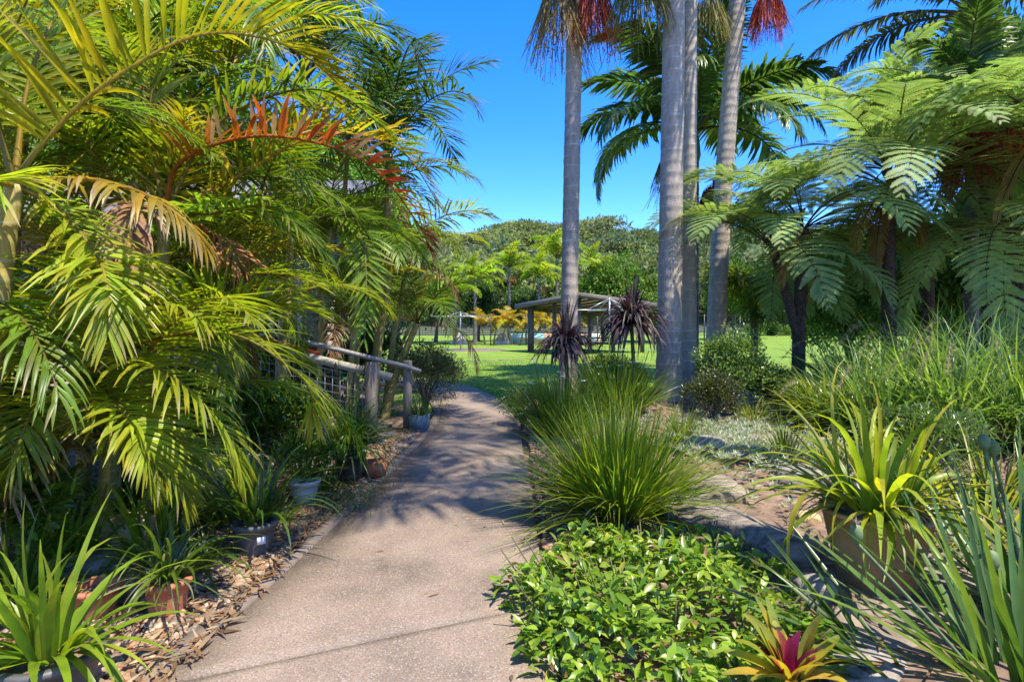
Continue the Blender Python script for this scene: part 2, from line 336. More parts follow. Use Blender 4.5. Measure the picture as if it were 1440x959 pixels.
# pebbles beside the path: nobody could count them
def pebbles(name, n, fx, seed, zf, smin=.014, smax=.034):
    rng = R(seed); mb = MB()
    th = np.linspace(0, math.pi, 5); ph = np.arange(7)*2*math.pi/7
    S = np.stack([np.sin(th)[:,None]*np.cos(ph), np.sin(th)[:,None]*np.sin(ph), np.repeat(np.cos(th)[:,None], 7, 1)], -1).reshape(-1,3)
    i = np.arange(4)[:,None]*7; j = np.arange(7)[None]; q = np.stack([i+j, i+7+j, i+7+(j+1)%7, i+(j+1)%7], -1).reshape(-1,4)
    p = fx(rng, n); n = len(p); s = rng.uniform(smin, smax, n)**1
    pal = np.array([(.40,.33,.26),(.30,.24,.19),(.22,.21,.20),(.48,.43,.36),(.34,.21,.14),(.42,.27,.19),(.15,.14,.135),(.33,.31,.27)])
    c = pal[rng.integers(0, len(pal), n)]*np.array([.80,.64,.48])*rng.uniform(.7,1.15,(n,1))
    ax = np.stack([s*rng.uniform(.9,1.5,n), s*rng.uniform(.7,1.,n), s*rng.uniform(.35,.6,n)], -1)
    a = rng.uniform(0, 6.28, n); tl = rng.normal(0, .3, n)
    V = S[None]*ax[:,None]
    V = np.stack([V[...,0], V[...,1]*np.cos(tl)[:,None]-V[...,2]*np.sin(tl)[:,None], V[...,1]*np.sin(tl)[:,None]+V[...,2]*np.cos(tl)[:,None]], -1)
    V = np.stack([V[...,0]*np.cos(a)[:,None]-V[...,1]*np.sin(a)[:,None], V[...,0]*np.sin(a)[:,None]+V[...,1]*np.cos(a)[:,None], V[...,2]], -1)
    z = zf(p, rng)
    V = V+np.concatenate([p, z[:,None]], 1)[:,None]
    Q = (q[None]+(np.arange(n)*35)[:,None,None]).reshape(-1,4)
    mb.add(V.reshape(-1,3), Q, c=np.repeat(c, 35, 0))
    return tag(mb.build(name, M['pebble'], smooth=True), kind='stuff')
def left_strip(rng, n):
    y = 1.9+6.4*rng.beta(1.1, 2., n); wd = np.interp(y, [1.9,3.,4.5,6.,8.3], [1.0,.85,.6,.42,.25])
    x = np.interp(y, PL[:,1], PL[:,0])-.14-wd*rng.uniform(0, 1, n)**1.25
    return np.stack([x, y], -1)
pebbles('gravel', 9000, left_strip, 3, lambda p, r: .03+r.uniform(0, .03, len(p)))
def right_strip(rng, n):
    y = rng.uniform(2.2, 8.5, n); x = .22+.42*rng.uniform(0, 1, n)**1.3
    return np.stack([x, y], -1)
pebbles('bark_chips', 1500, right_strip, 5, lambda p, r: bedz(p[:,0], p[:,1])+.015, .01, .028)
def litter(name, n, fx, zf, seed, cols, L=(.04,.14), W=(.008,.022)):
    rng = R(seed); p = fx(rng, n); n = len(p); a = rng.uniform(0, 6.28, n); e = rng.normal(.05, .15, n)
    P = np.concatenate([p, zf(p, rng)[:,None]], 1)
    D = np.stack([np.cos(a)*np.cos(e), np.sin(a)*np.cos(e), np.sin(e)], -1)
    c = np.array(cols)[rng.integers(0, len(cols), n)]*rng.uniform(.6,1.3,(n,1))
    mb = MB(); strips(mb, P, D, np.array([0,0,1.])+rng.normal(0,.3,(n,3)), rng.uniform(*L, n), rng.uniform(*W, n), seg=3, droop=rng.normal(.1,.3,n), prof=[.3,1,.8,.1], c0=c)
    return tag(mb.build(name, M['dry']), kind='stuff')
DRYC = [STRAW*.8, BROWN, BROWN*1.6, (.30,.20,.12), (.22,.15,.1)]
litter('leaf_litter', 5200, lambda r, n: np.stack([-1.42-r.uniform(0,1,n)**1.5*3.2, r.uniform(1.9,8,n)], -1), lambda p, r: .065+.1*np.clip((-2.2-p[:,0])/1.5,0,1)+r.uniform(0,.02,len(p)), 11, DRYC)
litter('fallen_leaves', 2600, lambda r, n: np.stack([r.uniform(.3,6,n), r.uniform(2,9,n)], -1), lambda p, r: bedz(p[:,0],p[:,1])+.028+r.uniform(0,.015,len(p)), 12, DRYC, L=(.03,.11))

litter('path_leaves', 70, lambda r, n: np.stack([r.uniform(-1.2,.12,n), 2.2+9*r.random(n)**1.3], -1), lambda p, r: .048+0*p[:,0], 13, DRYC, L=(.02,.07))
# hill and its forest
def ridge(x): return 27.5+1.6*np.sin(x*.031+1.)+1.8*np.sin(x*.083)+1.2*np.sin(x*.21+2)
def hillz(x, y):
    t = np.clip((y-70)/165, 0, 1); t = t*t*(3-2*t)
    return ridge(x)*t*np.clip(1-(y-235)/500, 0, 1)-.03
hm = MB(); xs = np.linspace(-260, 320, 90); ys = np.linspace(68, 420, 60); X, Y = np.meshgrid(xs, ys)
i = np.arange(59)[:,None]*90; j = np.arange(89)[None]
hm.add(np.stack([X,Y,hillz(X,Y)],-1).reshape(-1,3), np.stack([i+j, i+j+1, i+91+j, i+90+j], -1).reshape(-1,4))
tag(hm.build('hill', M['hillsoil'], smooth=True), kind='structure')
def crown_pts(rng, n, lobes=9, flat=.7):
    """leaf positions and outward directions of a lumpy unit crown"""
    lc = nrm(rng.normal(size=(lobes,3))); lc[:,2] = np.abs(lc[:,2])*.9-.15; lc *= rng.uniform(.35,.68,(lobes,1)); lr = rng.uniform(.28,.5,lobes)
    k = rng.integers(0, lobes, n); d = nrm(rng.normal(size=(n,3))); d[:,2] = np.where(rng.random(n)<.7, np.abs(d[:,2]), d[:,2])
    p = lc[k]+d*(lr[k]*rng.uniform(.55,1.05,n))[:,None]; p[:,2] *= flat
    return p, d
fm = MB(); rng = R(21); NT = 1400
protos = []
for v in range(6): protos.append(crown_pts(R(100+v), 700, 14))
cols = np.array([(0.161,0.194,0.066),(0.119,0.156,0.055),(0.196,0.213,0.077),(0.133,0.156,0.083),(0.182,0.219,0.061),(0.105,0.138,0.066)])
ty = 88+150*rng.random(NT)**.9; tx_ = rng.uniform(-.42, .62, NT)*ty; 
for k in range(NT):
    p, d = protos[k%6]; s = 2.6+5*rng.random()**1.6; a = rng.uniform(0, 6.28); ca, sa = math.cos(a), math.sin(a)
    Rm = np.array([[ca,-sa,0],[sa,ca,0],[0,0,1]]); z = float(hillz(tx_[k], ty[k]))+s*rng.uniform(.75,1.2)
    m_ = rng.random(len(p)) < .8
    c = cols[rng.integers(0,6)]*rng.uniform(.75,1.25)
    P = (p[m_]@Rm.T)*s+[tx_[k], ty[k], z]; dd = d[m_]@Rm.T+rng.normal(0,.55,(m_.sum(),3))
    strips(fm, P, dd, rng.normal(size=(m_.sum(),3)), s*rng.uniform(.08,.15,m_.sum()), s*rng.uniform(.06,.10,m_.sum()), seg=1, droop=.2, prof=[1,.45], c0=jit(c, m_.sum(), rng, .25, .08))
tag(fm.build('forest', M['dull']), 'olive green gum forest covering the hill', kind='stuff')

# ------------------------------------------------------------------ plant generators
def local_arch(L, e0, e1, n=16, sway=0.):
    t = np.linspace(0,1,n); e = np.radians(e0+(e1-e0)*t**1.25); d = np.stack([np.cos(e), sway*t, np.sin(e)], -1)
    return np.concatenate([[[0,0,0]], np.cumsum(d[:-1], 0)])*(L/(n-1))
def frond(mb, ctrl, pairs, Lmax, W, rng, t0=.16, droop=.7, lift=.35, a0=72, a1=22, c=GREEN, ctip=None, rc=(.16,.17,.03), r0=.014, roll=0., up=(0,0,1), seg=4, fold=.35, tipf=.4, keep=.94, jita=8, cfun=None, dj=.25):
    P = curve(ctrl, 44); T = nrm(np.gradient(P, axis=0)); S = nrm(np.cross(T, np.asarray(up, float))); Nn = np.cross(S, T)
    if roll: S, Nn = S*math.cos(roll)+Nn*math.sin(roll), Nn*math.cos(roll)-S*math.sin(roll)
    tube(mb, P, np.interp(np.linspace(0,1,44), [0,.15,1], [r0*1.5, r0, r0*.22]), 5, col=rc)
    for sd in (-1, 1):
        t = np.linspace(t0, .995, pairs)+rng.normal(0, .25/pairs, pairs); t = np.clip(t, 0, 1)
        if keep < 1: t = t[rng.random(pairs) < keep]
        n = len(t); u = t*43; ii = np.minimum(u.astype(int), 42); f = (u-ii)[:,None]
        p = P[ii]*(1-f)+P[ii+1]*f; tt = nrm(T[ii]*(1-f)+T[ii+1]*f); ss = nrm(S[ii]*(1-f)+S[ii+1]*f); nn = nrm(Nn[ii]*(1-f)+Nn[ii+1]*f)
        x = (t-t0)/(1-t0); ang = np.radians(a0+(a1-a0)*x**1.3+rng.normal(0, jita, n))[:,None]; lf = (lift+rng.normal(0,.1,n))[:,None]
        D = tt*np.cos(ang)+(ss*sd*np.cos(lf)+nn*np.sin(lf))*np.sin(ang)
        L = Lmax*np.interp(x, [0,.12,.35,.7,1], [.55,.85,1,.8,tipf])*rng.uniform(.88,1.06,n)
        cc = jit(c, n, rng, .22, .1) if cfun is None else cfun(x, n, rng)
        ct = cc if ctip is None else np.where(rng.random((n,1))<.8, jit(ctip, n, rng, .2), cc)
        ct = np.where(rng.random((n,1))<.1, STRAW*.9, ct)
        strips(mb, p, D, nn, L, W*np.interp(x,[0,.3,1],[.75,1,.6])*rng.uniform(.85,1.1,n), seg=seg, droop=np.abs(droop+rng.normal(0,dj,n)), prof=[.35,.9,1,.85,.5,.06], fold=fold, c0=cc, c1=ct, cexp=2.2)
def fern_frond(mb, ctrl, rng, Lp=.42, pairs=20, K=18, c=(.11,.175,.045), ct=None, rc=(.10,.07,.03), r0=.012, t0=.22, droop=.5, curlk=1.):
    sp = float(np.linalg.norm(np.diff(np.array(ctrl),axis=0),axis=1).sum())*(1-t0)/pairs
    P = curve(ctrl, 40); T = nrm(np.gradient(P, axis=0)); S = nrm(np.cross(T, (0,0,1.))); Nn = np.cross(S, T)
    tube(mb, P, np.linspace(r0, r0*.2, 40), 5, col=rc)
    for sd in (-1,1):
        t = np.linspace(t0, .99, pairs); u = t*39; ii = np.minimum(u.astype(int), 38); f = (u-ii)[:,None]
        p0 = P[ii]*(1-f)+P[ii+1]*f; tt = nrm(T[ii]); ss = S[ii]; nn = Nn[ii]; x = (t-t0)/(1-t0)
        L = Lp*np.interp(x, [0,.15,.4,.75,1], [.5,.85,1,.66,.12]); ang = np.radians(76-38*x+rng.normal(0,5,pairs))[:,None]
        D = nrm(tt*np.cos(ang)+(ss*sd+nn*.18)*np.sin(ang)); d = D.copy(); p = p0.copy(); cb = jit(c, pairs, rng, .16, .06)
        for k in range(K):
            w = np.interp(k/K, [0,.15,.6,1], [.8,1,.85,.2])*np.minimum(L*.2,sp*.54)*rng.uniform(.8,1.1,pairs)
            sv = nrm(np.cross(d, nn))
            for q in (-1,1):
                strips(mb, p, nrm(sv*q+d*.42+nn*.12), nn, w, L/K*.93, seg=1, droop=.35, prof=[1,.5], c0=cb if ct is None else cb*(1-k/K)+np.array(ct)*(k/K))
            d = nrm(d+np.array([0,0,-1.])*droop/K*(.3+1.4*k/K)); p = p+d*(L/K)[:,None]
        # the pinna midrib
def fern_mesh(seed, L=1.7, e0=42, e1=-28, Lp=.46, c=(.11,.175,.045), **k):
    mb = MB(); fern_frond(mb, local_arch(L, e0, e1), R(seed), Lp=Lp, c=c, **k); return mb.mesh('fern_frond', M['fern'])
def palm_mesh(seed, L=2.6, e0=55, e1=-45, pairs=46, Lmax=.62, W=.04, mat='leaf', sway=0., **k):
    mb = MB(); frond(mb, local_arch(L, e0, e1, sway=sway), pairs, Lmax, W, R(seed), **k); return mb.mesh('frond', M[mat])
def place(mesh, parent, loc, az, tilt=0, roll=0, s=1., name='frond'):
    return link(name, mesh, parent, loc, (roll, -tilt, az), s)
def strap(mb, rng, n, L, W, c, e=(30,85), droop=(.4,1.2), base=.06, ct=None, seg=6, fold=.25, prof=(.75,1,.95,.75,.4,.05), origin=(0,0,0), az=(0,6.283), jitc=.25):
    a = rng.uniform(*az, n); el = np.radians(rng.uniform(*e, n)); r = base*np.sqrt(rng.random(n))
    P = np.stack([np.cos(a)*r, np.sin(a)*r, rng.uniform(0,.02,n)], -1)+np.asarray(origin, float)
    D = np.stack([np.cos(a)*np.cos(el), np.sin(a)*np.cos(el), np.sin(el)], -1)
    cc = jit(c, n, rng, jitc, .1) if np.ndim(c)==1 else np.array(c)[rng.integers(0,len(c),n)]*rng.uniform(.75,1.2,(n,1))
    U = np.stack([-np.cos(a)*np.sin(el), -np.sin(a)*np.sin(el), np.cos(el)], -1)+rng.normal(0,.3,(n,3))
    strips(mb, P, D, U, rng.uniform(*L, n), rng.uniform(*W, n), seg=seg, droop=rng.uniform(*droop, n), prof=prof, fold=fold, c0=cc, c1=cc if ct is None else jit(ct, n, rng, .2), cexp=2.5, curl=rng.normal(0,.22,(n,3)))
def shrub_leaves(mb, rng, n, rx, ry, rz, Ll, Lw, cols, lobes=14, c0=(0,0,0), seg=2, fold=.2):
    p, d = crown_pts(rng, n, lobes, 1.); P = p*[rx/.85,ry/.85,rz/.85]+np.asarray(c0, float)
    cc = np.array(cols)[rng.integers(0,len(cols),n)]*rng.uniform(.75,1.25,(n,1))
    strips(mb, P, nrm(d+[0,0,.4]+rng.normal(0,.55,(n,3))), rng.normal(0,.5,(n,3))+[0,0,1], rng.uniform(*Ll,n), rng.uniform(*Lw,n), seg=seg, droop=rng.uniform(.1,.7,n), prof=[.25,1,.08] if seg==2 else [.2,.85,1,.7,.06], fold=fold, c0=cc)
def stems(mb, rng, n, rx, ry, h, r=.012, colr=(.09,.065,.045)):
    for k in range(n):
        a = rng.uniform(0,6.28); q = rng.uniform(.3,.8); e = np.array([math.cos(a)*rx*q, math.sin(a)*ry*q, h*rng.uniform(.6,.95)])
        tube(mb, curve([(0,0,-.03), e*[.25,.25,.45], e], 8), np.linspace(r, r*.35, 8), 5, col=colr)
def inflor(parent, loc, n, L, spread, c, seed, W=.016, name='fruit_cluster', bead=True):
    rng = R(seed); mb = MB(); a = rng.uniform(0,6.28,n); r = spread*np.sqrt(rng.random(n))
    P = np.stack([np.cos(a)*r*.7, np.sin(a)*r*.7, -.55*r*r/spread+rng.uniform(-.05,.05,n)], -1)
    D = np.stack([np.cos(a)*.35, np.sin(a)*.35, -np.ones(n)], -1)
    cc = jit(c, n, rng, .35, .12)
    Ls = L*rng.uniform(.3,1.08,n)*(1-.45*r/spread)
    for u in (0,1):
        strips(mb, P, D, np.array([u,1-u,.01])+rng.normal(0,.2,(n,3)), Ls, W, seg=7, droop=.5, prof=[.3,.8,.5,1,.5,1,.5,.9,.4], c0=cc, curl=rng.normal(0,.4,(n,3)))
    if bead:
        m = n*6; k = rng.integers(0,n,m); t = rng.uniform(.2,1,m); B = P[k]+D[k]*[.5,.5,1]*(Ls[k]*t)[:,None]
        strips(mb, B, rng.normal(size=(m,3)), rng.normal(size=(m,3)), .03, .03, seg=2, droop=0, prof=[.4,1,.4], fold=.6, c0=jit(np.array(c)*1.25, m, rng, .3))
    tube(mb, [(0,0,.12),(0,0,.0),(0,0,-.25)], [.03,.035,.015], 6, col=np.array(c)*.6)
    return mb.build(name, M['dull'], parent, loc=loc)
def trunk(parent, pts, r0, r1, mat, flare=1., n=60, sides=20, name='trunk', rings=0, seed=0):
    P = curve(pts, n); t = np.linspace(0,1,n); r = r0+(r1-r0)*t; h = np.linalg.norm(P-P[0], axis=1); r = r*(1+(flare-1)*np.exp(-h/.35))
    if rings: r = r*(1+.03*np.sign(np.sin(h*rings))*np.abs(np.sin(h*rings))**6)
    mb = MB(); tube(mb, P, r, sides); return mb.build(name, mat, parent, smooth=True)

# ------------------------------------------------------------------ tall palms of the right bed
FP = dict(pairs=58, W=.05, Lmax=.75, L=3.0, c=DEEP*1.25, rc=(.12,.12,.05), r0=.022, droop=.9, lift=.15, mat='gloss')
tall = [palm_mesh(300+v, e0=[50,35,60,20][v], e1=[-55,-60,-40,-65][v], sway=[.1,-.12,.2,0][v], **FP) for v in range(4)]
def tall_palm(label, base, top, d0, d1, nf, infl, seed, group='tall palms in the right bed', mat='trunk', fronds=tall, s=1., shaft=.9, tilt=(-10,45), crown_rot=0., mid=None):
    base = np.array(base); top = np.array(top); o = thing('palm_tree', label, 'palm tree', base, group=group); rng = R(seed); tp = top-base
    md = tp*.5 if mid is None else np.array(mid)-base
    trunk(o, [(0,0,-.1), md, tp], d0/2, d1/2, M[mat], flare=1.45, n=90, rings=24)
    mb = MB(); tube(mb, [tp-[0,0,.02], tp+[0,0,.12], tp+[0,0,shaft*.6], tp+[0,0,shaft]], [d1*.56,d1*.68,d1*.55,d1*.25], 16); mb.build('crownshaft', M['shaft'], o, smooth=True)
    for k in range(nf):
        az = crown_rot+k*2.39996+rng.normal(0,.12); tl = rad(tilt[1]+(tilt[0]-tilt[1])*(1-k/max(1,nf-1))+rng.normal(0,6))
        place(fronds[k%len(fronds)], o, tp+[0,0,shaft*.93], az, tl, rng.normal(0,.2), s*rng.uniform(.9,1.1))
    for (dx, dz, n, L, sp, c) in infl: inflor(o, tp+np.array([dx[0],dx[1],dz]), n, L, sp, c, seed+n)
    return o
FRU_B = (.30,.20,.08); FRU_R = (.42,.08,.045); FRU_G = (.22,.20,.06)
zb = lambda px, d: bedh((px-720)*d/800, d)
pA = PX(798,455,11); pA[2] = 0; tA = PX(809,-25,11)
tall_palm('slender grey palm standing left of the pair, brown and red fruit skirts at its top', pA, tA, .34, .30, 9, [((-.32,-.1),-.15,190,2.2,.46,FRU_B),((.36,-.05),-.1,220,1.7,.40,FRU_R),((.05,.3),.0,60,1.6,.2,FRU_G)], 1, crown_rot=.7)
pB = PX(940,455,10.3); pB[2] = .1; tB = PX(949,-75,10.3)
tall_palm('thick pale grey palm with ringed bark, front trunk of the close pair', pB, tB, .45, .37, 11, [((-.62,.05),-.3,180,2.1,.5,FRU_G)], 2, crown_rot=2.2, s=1.25)
pC = PX(966,455,11.3); pC[2] = .1; tC = PX(969,-55,11.3)
tall_palm('ringed grey palm half hidden behind the thick front trunk of the pair', pC, tC, .36, .31, 8, [], 3, crown_rot=4.1)
pD = PX(1003,455,13.8); pD[2] = 0; tD = PX(1038,-10,13.8)
tall_palm('smooth grey palm leaning right, green and bright red fruit skirts at its top', pD, tD, .46, .38, 9, [((-.75,-.1),-.15,180,1.6,.46,FRU_G),((.66,-.15),-.1,220,1.55,.42,FRU_R)], 4, crown_rot=1.4, mid=PX(1017,270,13.8))
tall_palm('unseen tall palm added outside the frame at the right so its fronds shade the path', (3.3,2.0,.1), (2.8,2.1,8.6), .34, .3, 7, [], 9, crown_rot=.9, tilt=(0,45), s=.85)  # unseen palm, added to cast frond shadows on the path
tall_palm('unseen tallest palm added outside the right edge to shade the far half of the path', (4.5,3.7,.1), (4.4,3.9,12.4), .34, .3, 8, [], 10, crown_rot=1.1, tilt=(0,50), s=1.0)  # second unseen palm, put in for shade farther along the path
# palm with its crown in view behind the pair
FE = dict(pairs=74, W=.085, Lmax=.8, L=3.1, c=DEEP*1.15, rc=(.12,.12,.05), r0=.03, droop=1.1, lift=.1, mat='gloss')
mid_f = [palm_mesh(320+v, e0=[62,50,40,55][v], e1=[-50,-62,-55,-35][v], sway=[.1,-.12,.15,0][v], **FE) for v in range(4)]
pE = PX(974,455,16.5); pE[2] = 0; tE = PX(976,225,16.5)
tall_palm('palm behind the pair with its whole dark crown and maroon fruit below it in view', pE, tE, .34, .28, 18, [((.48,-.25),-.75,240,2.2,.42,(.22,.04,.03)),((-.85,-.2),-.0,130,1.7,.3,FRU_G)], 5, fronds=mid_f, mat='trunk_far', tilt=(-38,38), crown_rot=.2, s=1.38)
FS = dict(FE); FS.update(c=np.array([.07,.10,.06]), Lmax=.6, W=.055, mat='gloss')
sil_f = [palm_mesh(340+v, e0=[55,40,30,50][v], e1=[-45,-60,-50,-35][v], sway=[.12,-.1,.15,0][v], **FS) for v in range(4)]
pF = PX(1372,455,12.5); pF[2] = 0; tF = PX(1368,75,12.5)
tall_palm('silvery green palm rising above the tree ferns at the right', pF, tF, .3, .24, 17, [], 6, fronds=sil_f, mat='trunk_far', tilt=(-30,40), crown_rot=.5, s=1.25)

# ------------------------------------------------------------------ tree ferns
FC = (.24,.34,.11)
fern_v = [fern_mesh(400+v, L=2.25, e0=[38,26,46,16,54][v], e1=[-66,-78,-58,-82,-40][v], Lp=.52, c=FC) for v in range(5)]
fern_d = [fern_mesh(410, L=1.1, e0=-50, e1=-88, Lp=.26, c=(.40,.30,.07), ct=(.36,.22,.08), droop=1.2), fern_mesh(411, L=1.2, e0=-60, e1=-89, Lp=.24, c=(.34,.22,.08), droop=1.4), fern_mesh(412, L=1.0, e0=-35, e1=-86, Lp=.26, c=(.30,.22,.06), droop=.9)]
for m_ in fern_d: m_.name = 'dead_frond'
def tree_fern(label, pts, r, nf, nd, seed, s=1., tilt=(-15,35), extra=None, azr=None):
    b = np.array(pts[0]); o = thing('tree_fern', label, 'tree fern', b, group='tree ferns'); rng = R(seed)
    P = [np.array(p)-b for p in pts]; P[0] = P[0]-[0,0,.1]; tr = trunk(o, P, r, r*.8, M['fernbark'], flare=1.3, n=40, sides=12)
    mb = MB(); n = 260; t = rng.random(n); C = curve(P, 60); k = (t*59).astype(int); a = rng.uniform(0,6.28,n)
    out = np.stack([np.cos(a), np.sin(a), -.2+0*a], -1)
    strips(mb, C[k]+out*r*.85, out*.5+[0,0,.8], out, rng.uniform(.05,.14,n), .028, seg=2, droop=.2, c0=jit((.07,.045,.03), n, rng, .5)); mb.build('frond_stub', M['dry'], o)['kind'] = 'stuff'
    tops = [P[-1]]
    if extra is not None:
        E = [np.array(p)-b for p in extra]; trunk(o, E, r*.7, r*.65, M['fernbark'], n=24, sides=10); tops.append(E[-1])
    for q, tp in enumerate(tops):
        nn = nf if q == 0 else max(5, nf-4)
        for k in range(nn):
            az = (k*2.39996+seed) if azr is None else azr[0]+(azr[1]-azr[0])*(k+.5)/nn
            place(fern_v[(k+q)%5], o, tp, az+rng.normal(0,.12), rad(tilt[0]+(tilt[1]-tilt[0])*((k*.618)%1)), rng.normal(0,.15), s*rng.uniform(.88,1.1))
        for k in range(nd if q == 0 else 0):
            place(fern_d[k%3], o, tp, rng.uniform(0,6.28), rng.normal(0,.15), 0, s*rng.uniform(.8,1.15), 'dead_frond')
    return o
tree_fern('twin trunked tree fern with dark shaggy trunk on the bed, nearest the palm pair', [PX(1122,575,10.)*[1,1,0]+[0,0,.1], PX(1124,450,10.), PX(1130,322,10.)], .115, 21, 4, 1, s=1.15, tilt=(-22,22), extra=[PX(1121,470,10.), PX(1105,410,10.), PX(1088,352,10.2)])
tree_fern('tree fern with broad light green fronds and yellow dead fronds hanging on its trunk', [PX(1252,560,9.2)*[1,1,0]+[0,0,.1], PX(1250,440,9.2), PX(1250,262,9.2)], .115, 23, 7, 2, s=1.25, tilt=(-25,18))
tree_fern('tall tree fern behind, upright fronds fanning against the sky', [PX(1308,470,11.5)*[1,1,0]+[0,0,.05], PX(1298,350,11.5), PX(1246,238,11.5)], .125, 23, 3, 3, s=1.5, tilt=(-5,42))
tree_fern('tree fern at the right edge drooping over the strappy grasses', [PX(1432,560,9.)*[1,1,0]+[0,0,.1], PX(1430,440,9.), PX(1424,330,9.)], .11, 21, 3, 4, s=1.1, tilt=(-25,15))
tree_fern('highest tree fern, crown in the upper right corner', [PX(1470,500,8.4)*[1,1,0]+[0,0,.1], PX(1472,340,8.4), PX(1470,175,8.4)], .12, 23, 2, 5, s=1.25, tilt=(-18,30))

tree_fern('tree fern filling the upper right, crown just below the highest one', [PX(1392,520,10.2)*[1,1,0]+[0,0,.1], PX(1388,340,10.2), PX(1380,195,10.2)], .11, 20, 3, 6, s=1.25, tilt=(-15,34))
# ------------------------------------------------------------------ golden canes and palms on the left
CK = dict(pairs=46, W=.031, Lmax=.5, L=1.9, mat='leaf', r0=.012)
gold_f = [palm_mesh(500, e0=68, e1=-35, c=LIME, ctip=GOLD, rc=(.26,.22,.03), droop=.7, **CK),
          palm_mesh(501, e0=55, e1=-50, c=GREEN*1.3, ctip=LIME, rc=(.22,.2,.03), droop=.9, sway=.15, **CK),
          palm_mesh(502, e0=75, e1=-15, c=GOLD*.9, ctip=YEL*.8, rc=(.34,.22,.02), droop=.6, sway=-.12, **CK),
          palm_mesh(503, e0=48, e1=-60, c=GREEN, rc=(.2,.18,.03), droop=1.1, **CK),
          palm_mesh(504, e0=62, e1=-40, c=LIME*.8, ctip=LIME, rc=(.3,.2,.02), droop=.5, sway=.2, **CK),
          palm_mesh(505, e0=52, e1=-55, c=GREEN*.8, ctip=GREEN*1.2, rc=(.18,.18,.04), droop=.8, sway=-.2, **CK)]
brown_f = palm_mesh(506, e0=20, e1=-85, c=BROWN*1.5, ctip=STRAW, rc=(.30,.14,.03), droop=2.2, dj=.8, jita=14, keep=.75, **CK)
def cane_clump(label, center, sts, seed, fl=gold_f, group='golden cane palms left of the path', s=1., nf=7, dead=1, name='cane_palm'):
    """sts: (dx, dy, lean_x, lean_y, height, radius)"""
    c = np.array(center); o = thing(name, label, 'palm', c, group=group); rng = R(seed)
    for (dx,dy,lx,ly,h,r) in sts:
        p0 = np.array([dx,dy,-.1]); p2 = np.array([dx+lx,dy+ly,h]); p1 = (p0+p2)/2+np.array([lx,ly,0])*-.12
        trunk(o, [p0,p1,p2], r*1.15, r*.8, M['cane'], n=30, sides=12, name='stem', flare=1.2)
        az0 = rng.uniform(0,6.28)
        for k in range(nf):
            place(fl[rng.integers(0,len(fl))], o, p2, az0+k*2.39996, rad(rng.uniform(-22,18)), rng.normal(0,.25), s*rng.uniform(.8,1.12))
        for k in range(dead): place(brown_f, o, p2, rng.uniform(0,6.28), rad(rng.uniform(-20,10)), 0, s*rng.uniform(.6,.85), 'dead_frond')
    return o
cane_clump('big golden cane palm nearest the camera, yellow stems and arching lime fronds', (-3.15,4.0,.1),
   [(-.3,-.3,-.15,-.05,2.3,.045),(-.05,.4,.3,.1,1.1,.04),(-.6,.2,-.3,.2,2.9,.05),(.1,.3,.1,.1,1.7,.04),(-.4,.7,-.1,.3,3.3,.045),(-.2,.9,.3,.2,2.7,.04),(.42,-.25,.15,-.1,.75,.035),(-.35,-.5,0,-.1,1.1,.035)], 31, nf=7)
cane_clump('golden cane palm behind the nearest clump, crowding the wooden house', (-3.5,5.6,.1),
   [(0,0,.2,-.1,2.6,.05),(.45,.2,.35,.0,2.1,.045),(-.5,.1,-.3,.1,3.3,.05),(.1,.5,.3,.2,3.2,.045),(-.2,-.3,-.1,-.2,1.7,.04),(.7,-.1,.25,-.15,1.35,.04),(.3,.3,.2,.1,4.0,.045),(-.8,.3,-.2,.1,4.3,.045)], 32, nf=7, s=1.1)
cane_clump('small bushy golden cane palm between the nearest clumps and the handrail', (-2.95,5.0,.1),
   [(0,0,.1,-.1,1.0,.04),(-.3,.2,-.1,.1,1.7,.045),(.15,.3,.1,.1,1.45,.04),(-.1,-.2,-.1,-.1,2.2,.04)], 37, nf=7, s=.85)
cane_clump('tall golden cane palm above the wire mesh panel, fronds meeting the sky', (-3.0,8.7,.0),
   [(0,0,.25,-.1,3.0,.05),(.4,.2,.4,.0,3.4,.045),(-.5,.1,-.2,.1,3.9,.05),(.1,.5,.2,.2,4.6,.045),(-.3,-.2,-.1,-.2,2.2,.04),(.8,.3,.3,.0,2.5,.04)], 36, nf=7, s=1.15)
cane_clump('golden cane palm with leaning stems right behind the handrail', (-2.2,9.3,0),
   [(.1,0,.55,.0,1.55,.06),(-.4,.1,.05,.1,1.9,.055),(-.9,.3,-.2,.1,2.4,.055),(.0,.5,.3,.3,2.4,.05),(-.6,-.2,.1,-.2,1.5,.05),(-1.4,.2,-.2,.1,2.8,.05)], 33, nf=6, s=.95)
cane_clump('dense golden cane palm against the house wall at the far left', (-5.4,5.2,.1),
   [(0,0,.2,0,3.9,.055),(.7,.3,.3,.1,3.3,.05),(-.7,.1,-.3,.1,4.4,.055),(.3,-.7,.3,-.2,2.6,.045),(1.1,.9,.4,.1,3.8,.05),(.2,.6,.2,.2,5.0,.05)], 34, nf=8, s=1.2)
cane_clump('far golden cane palm beside the lawn, behind the grey leaved bush', (-3.6,13.2,0),
   [(.2,0,.4,0,2.0,.06),(-.5,.2,-.1,.1,2.5,.055),(.6,.4,.6,.1,1.6,.05),(-1.2,0,-.2,0,3.0,.05)], 35, nf=7, s=1.05)
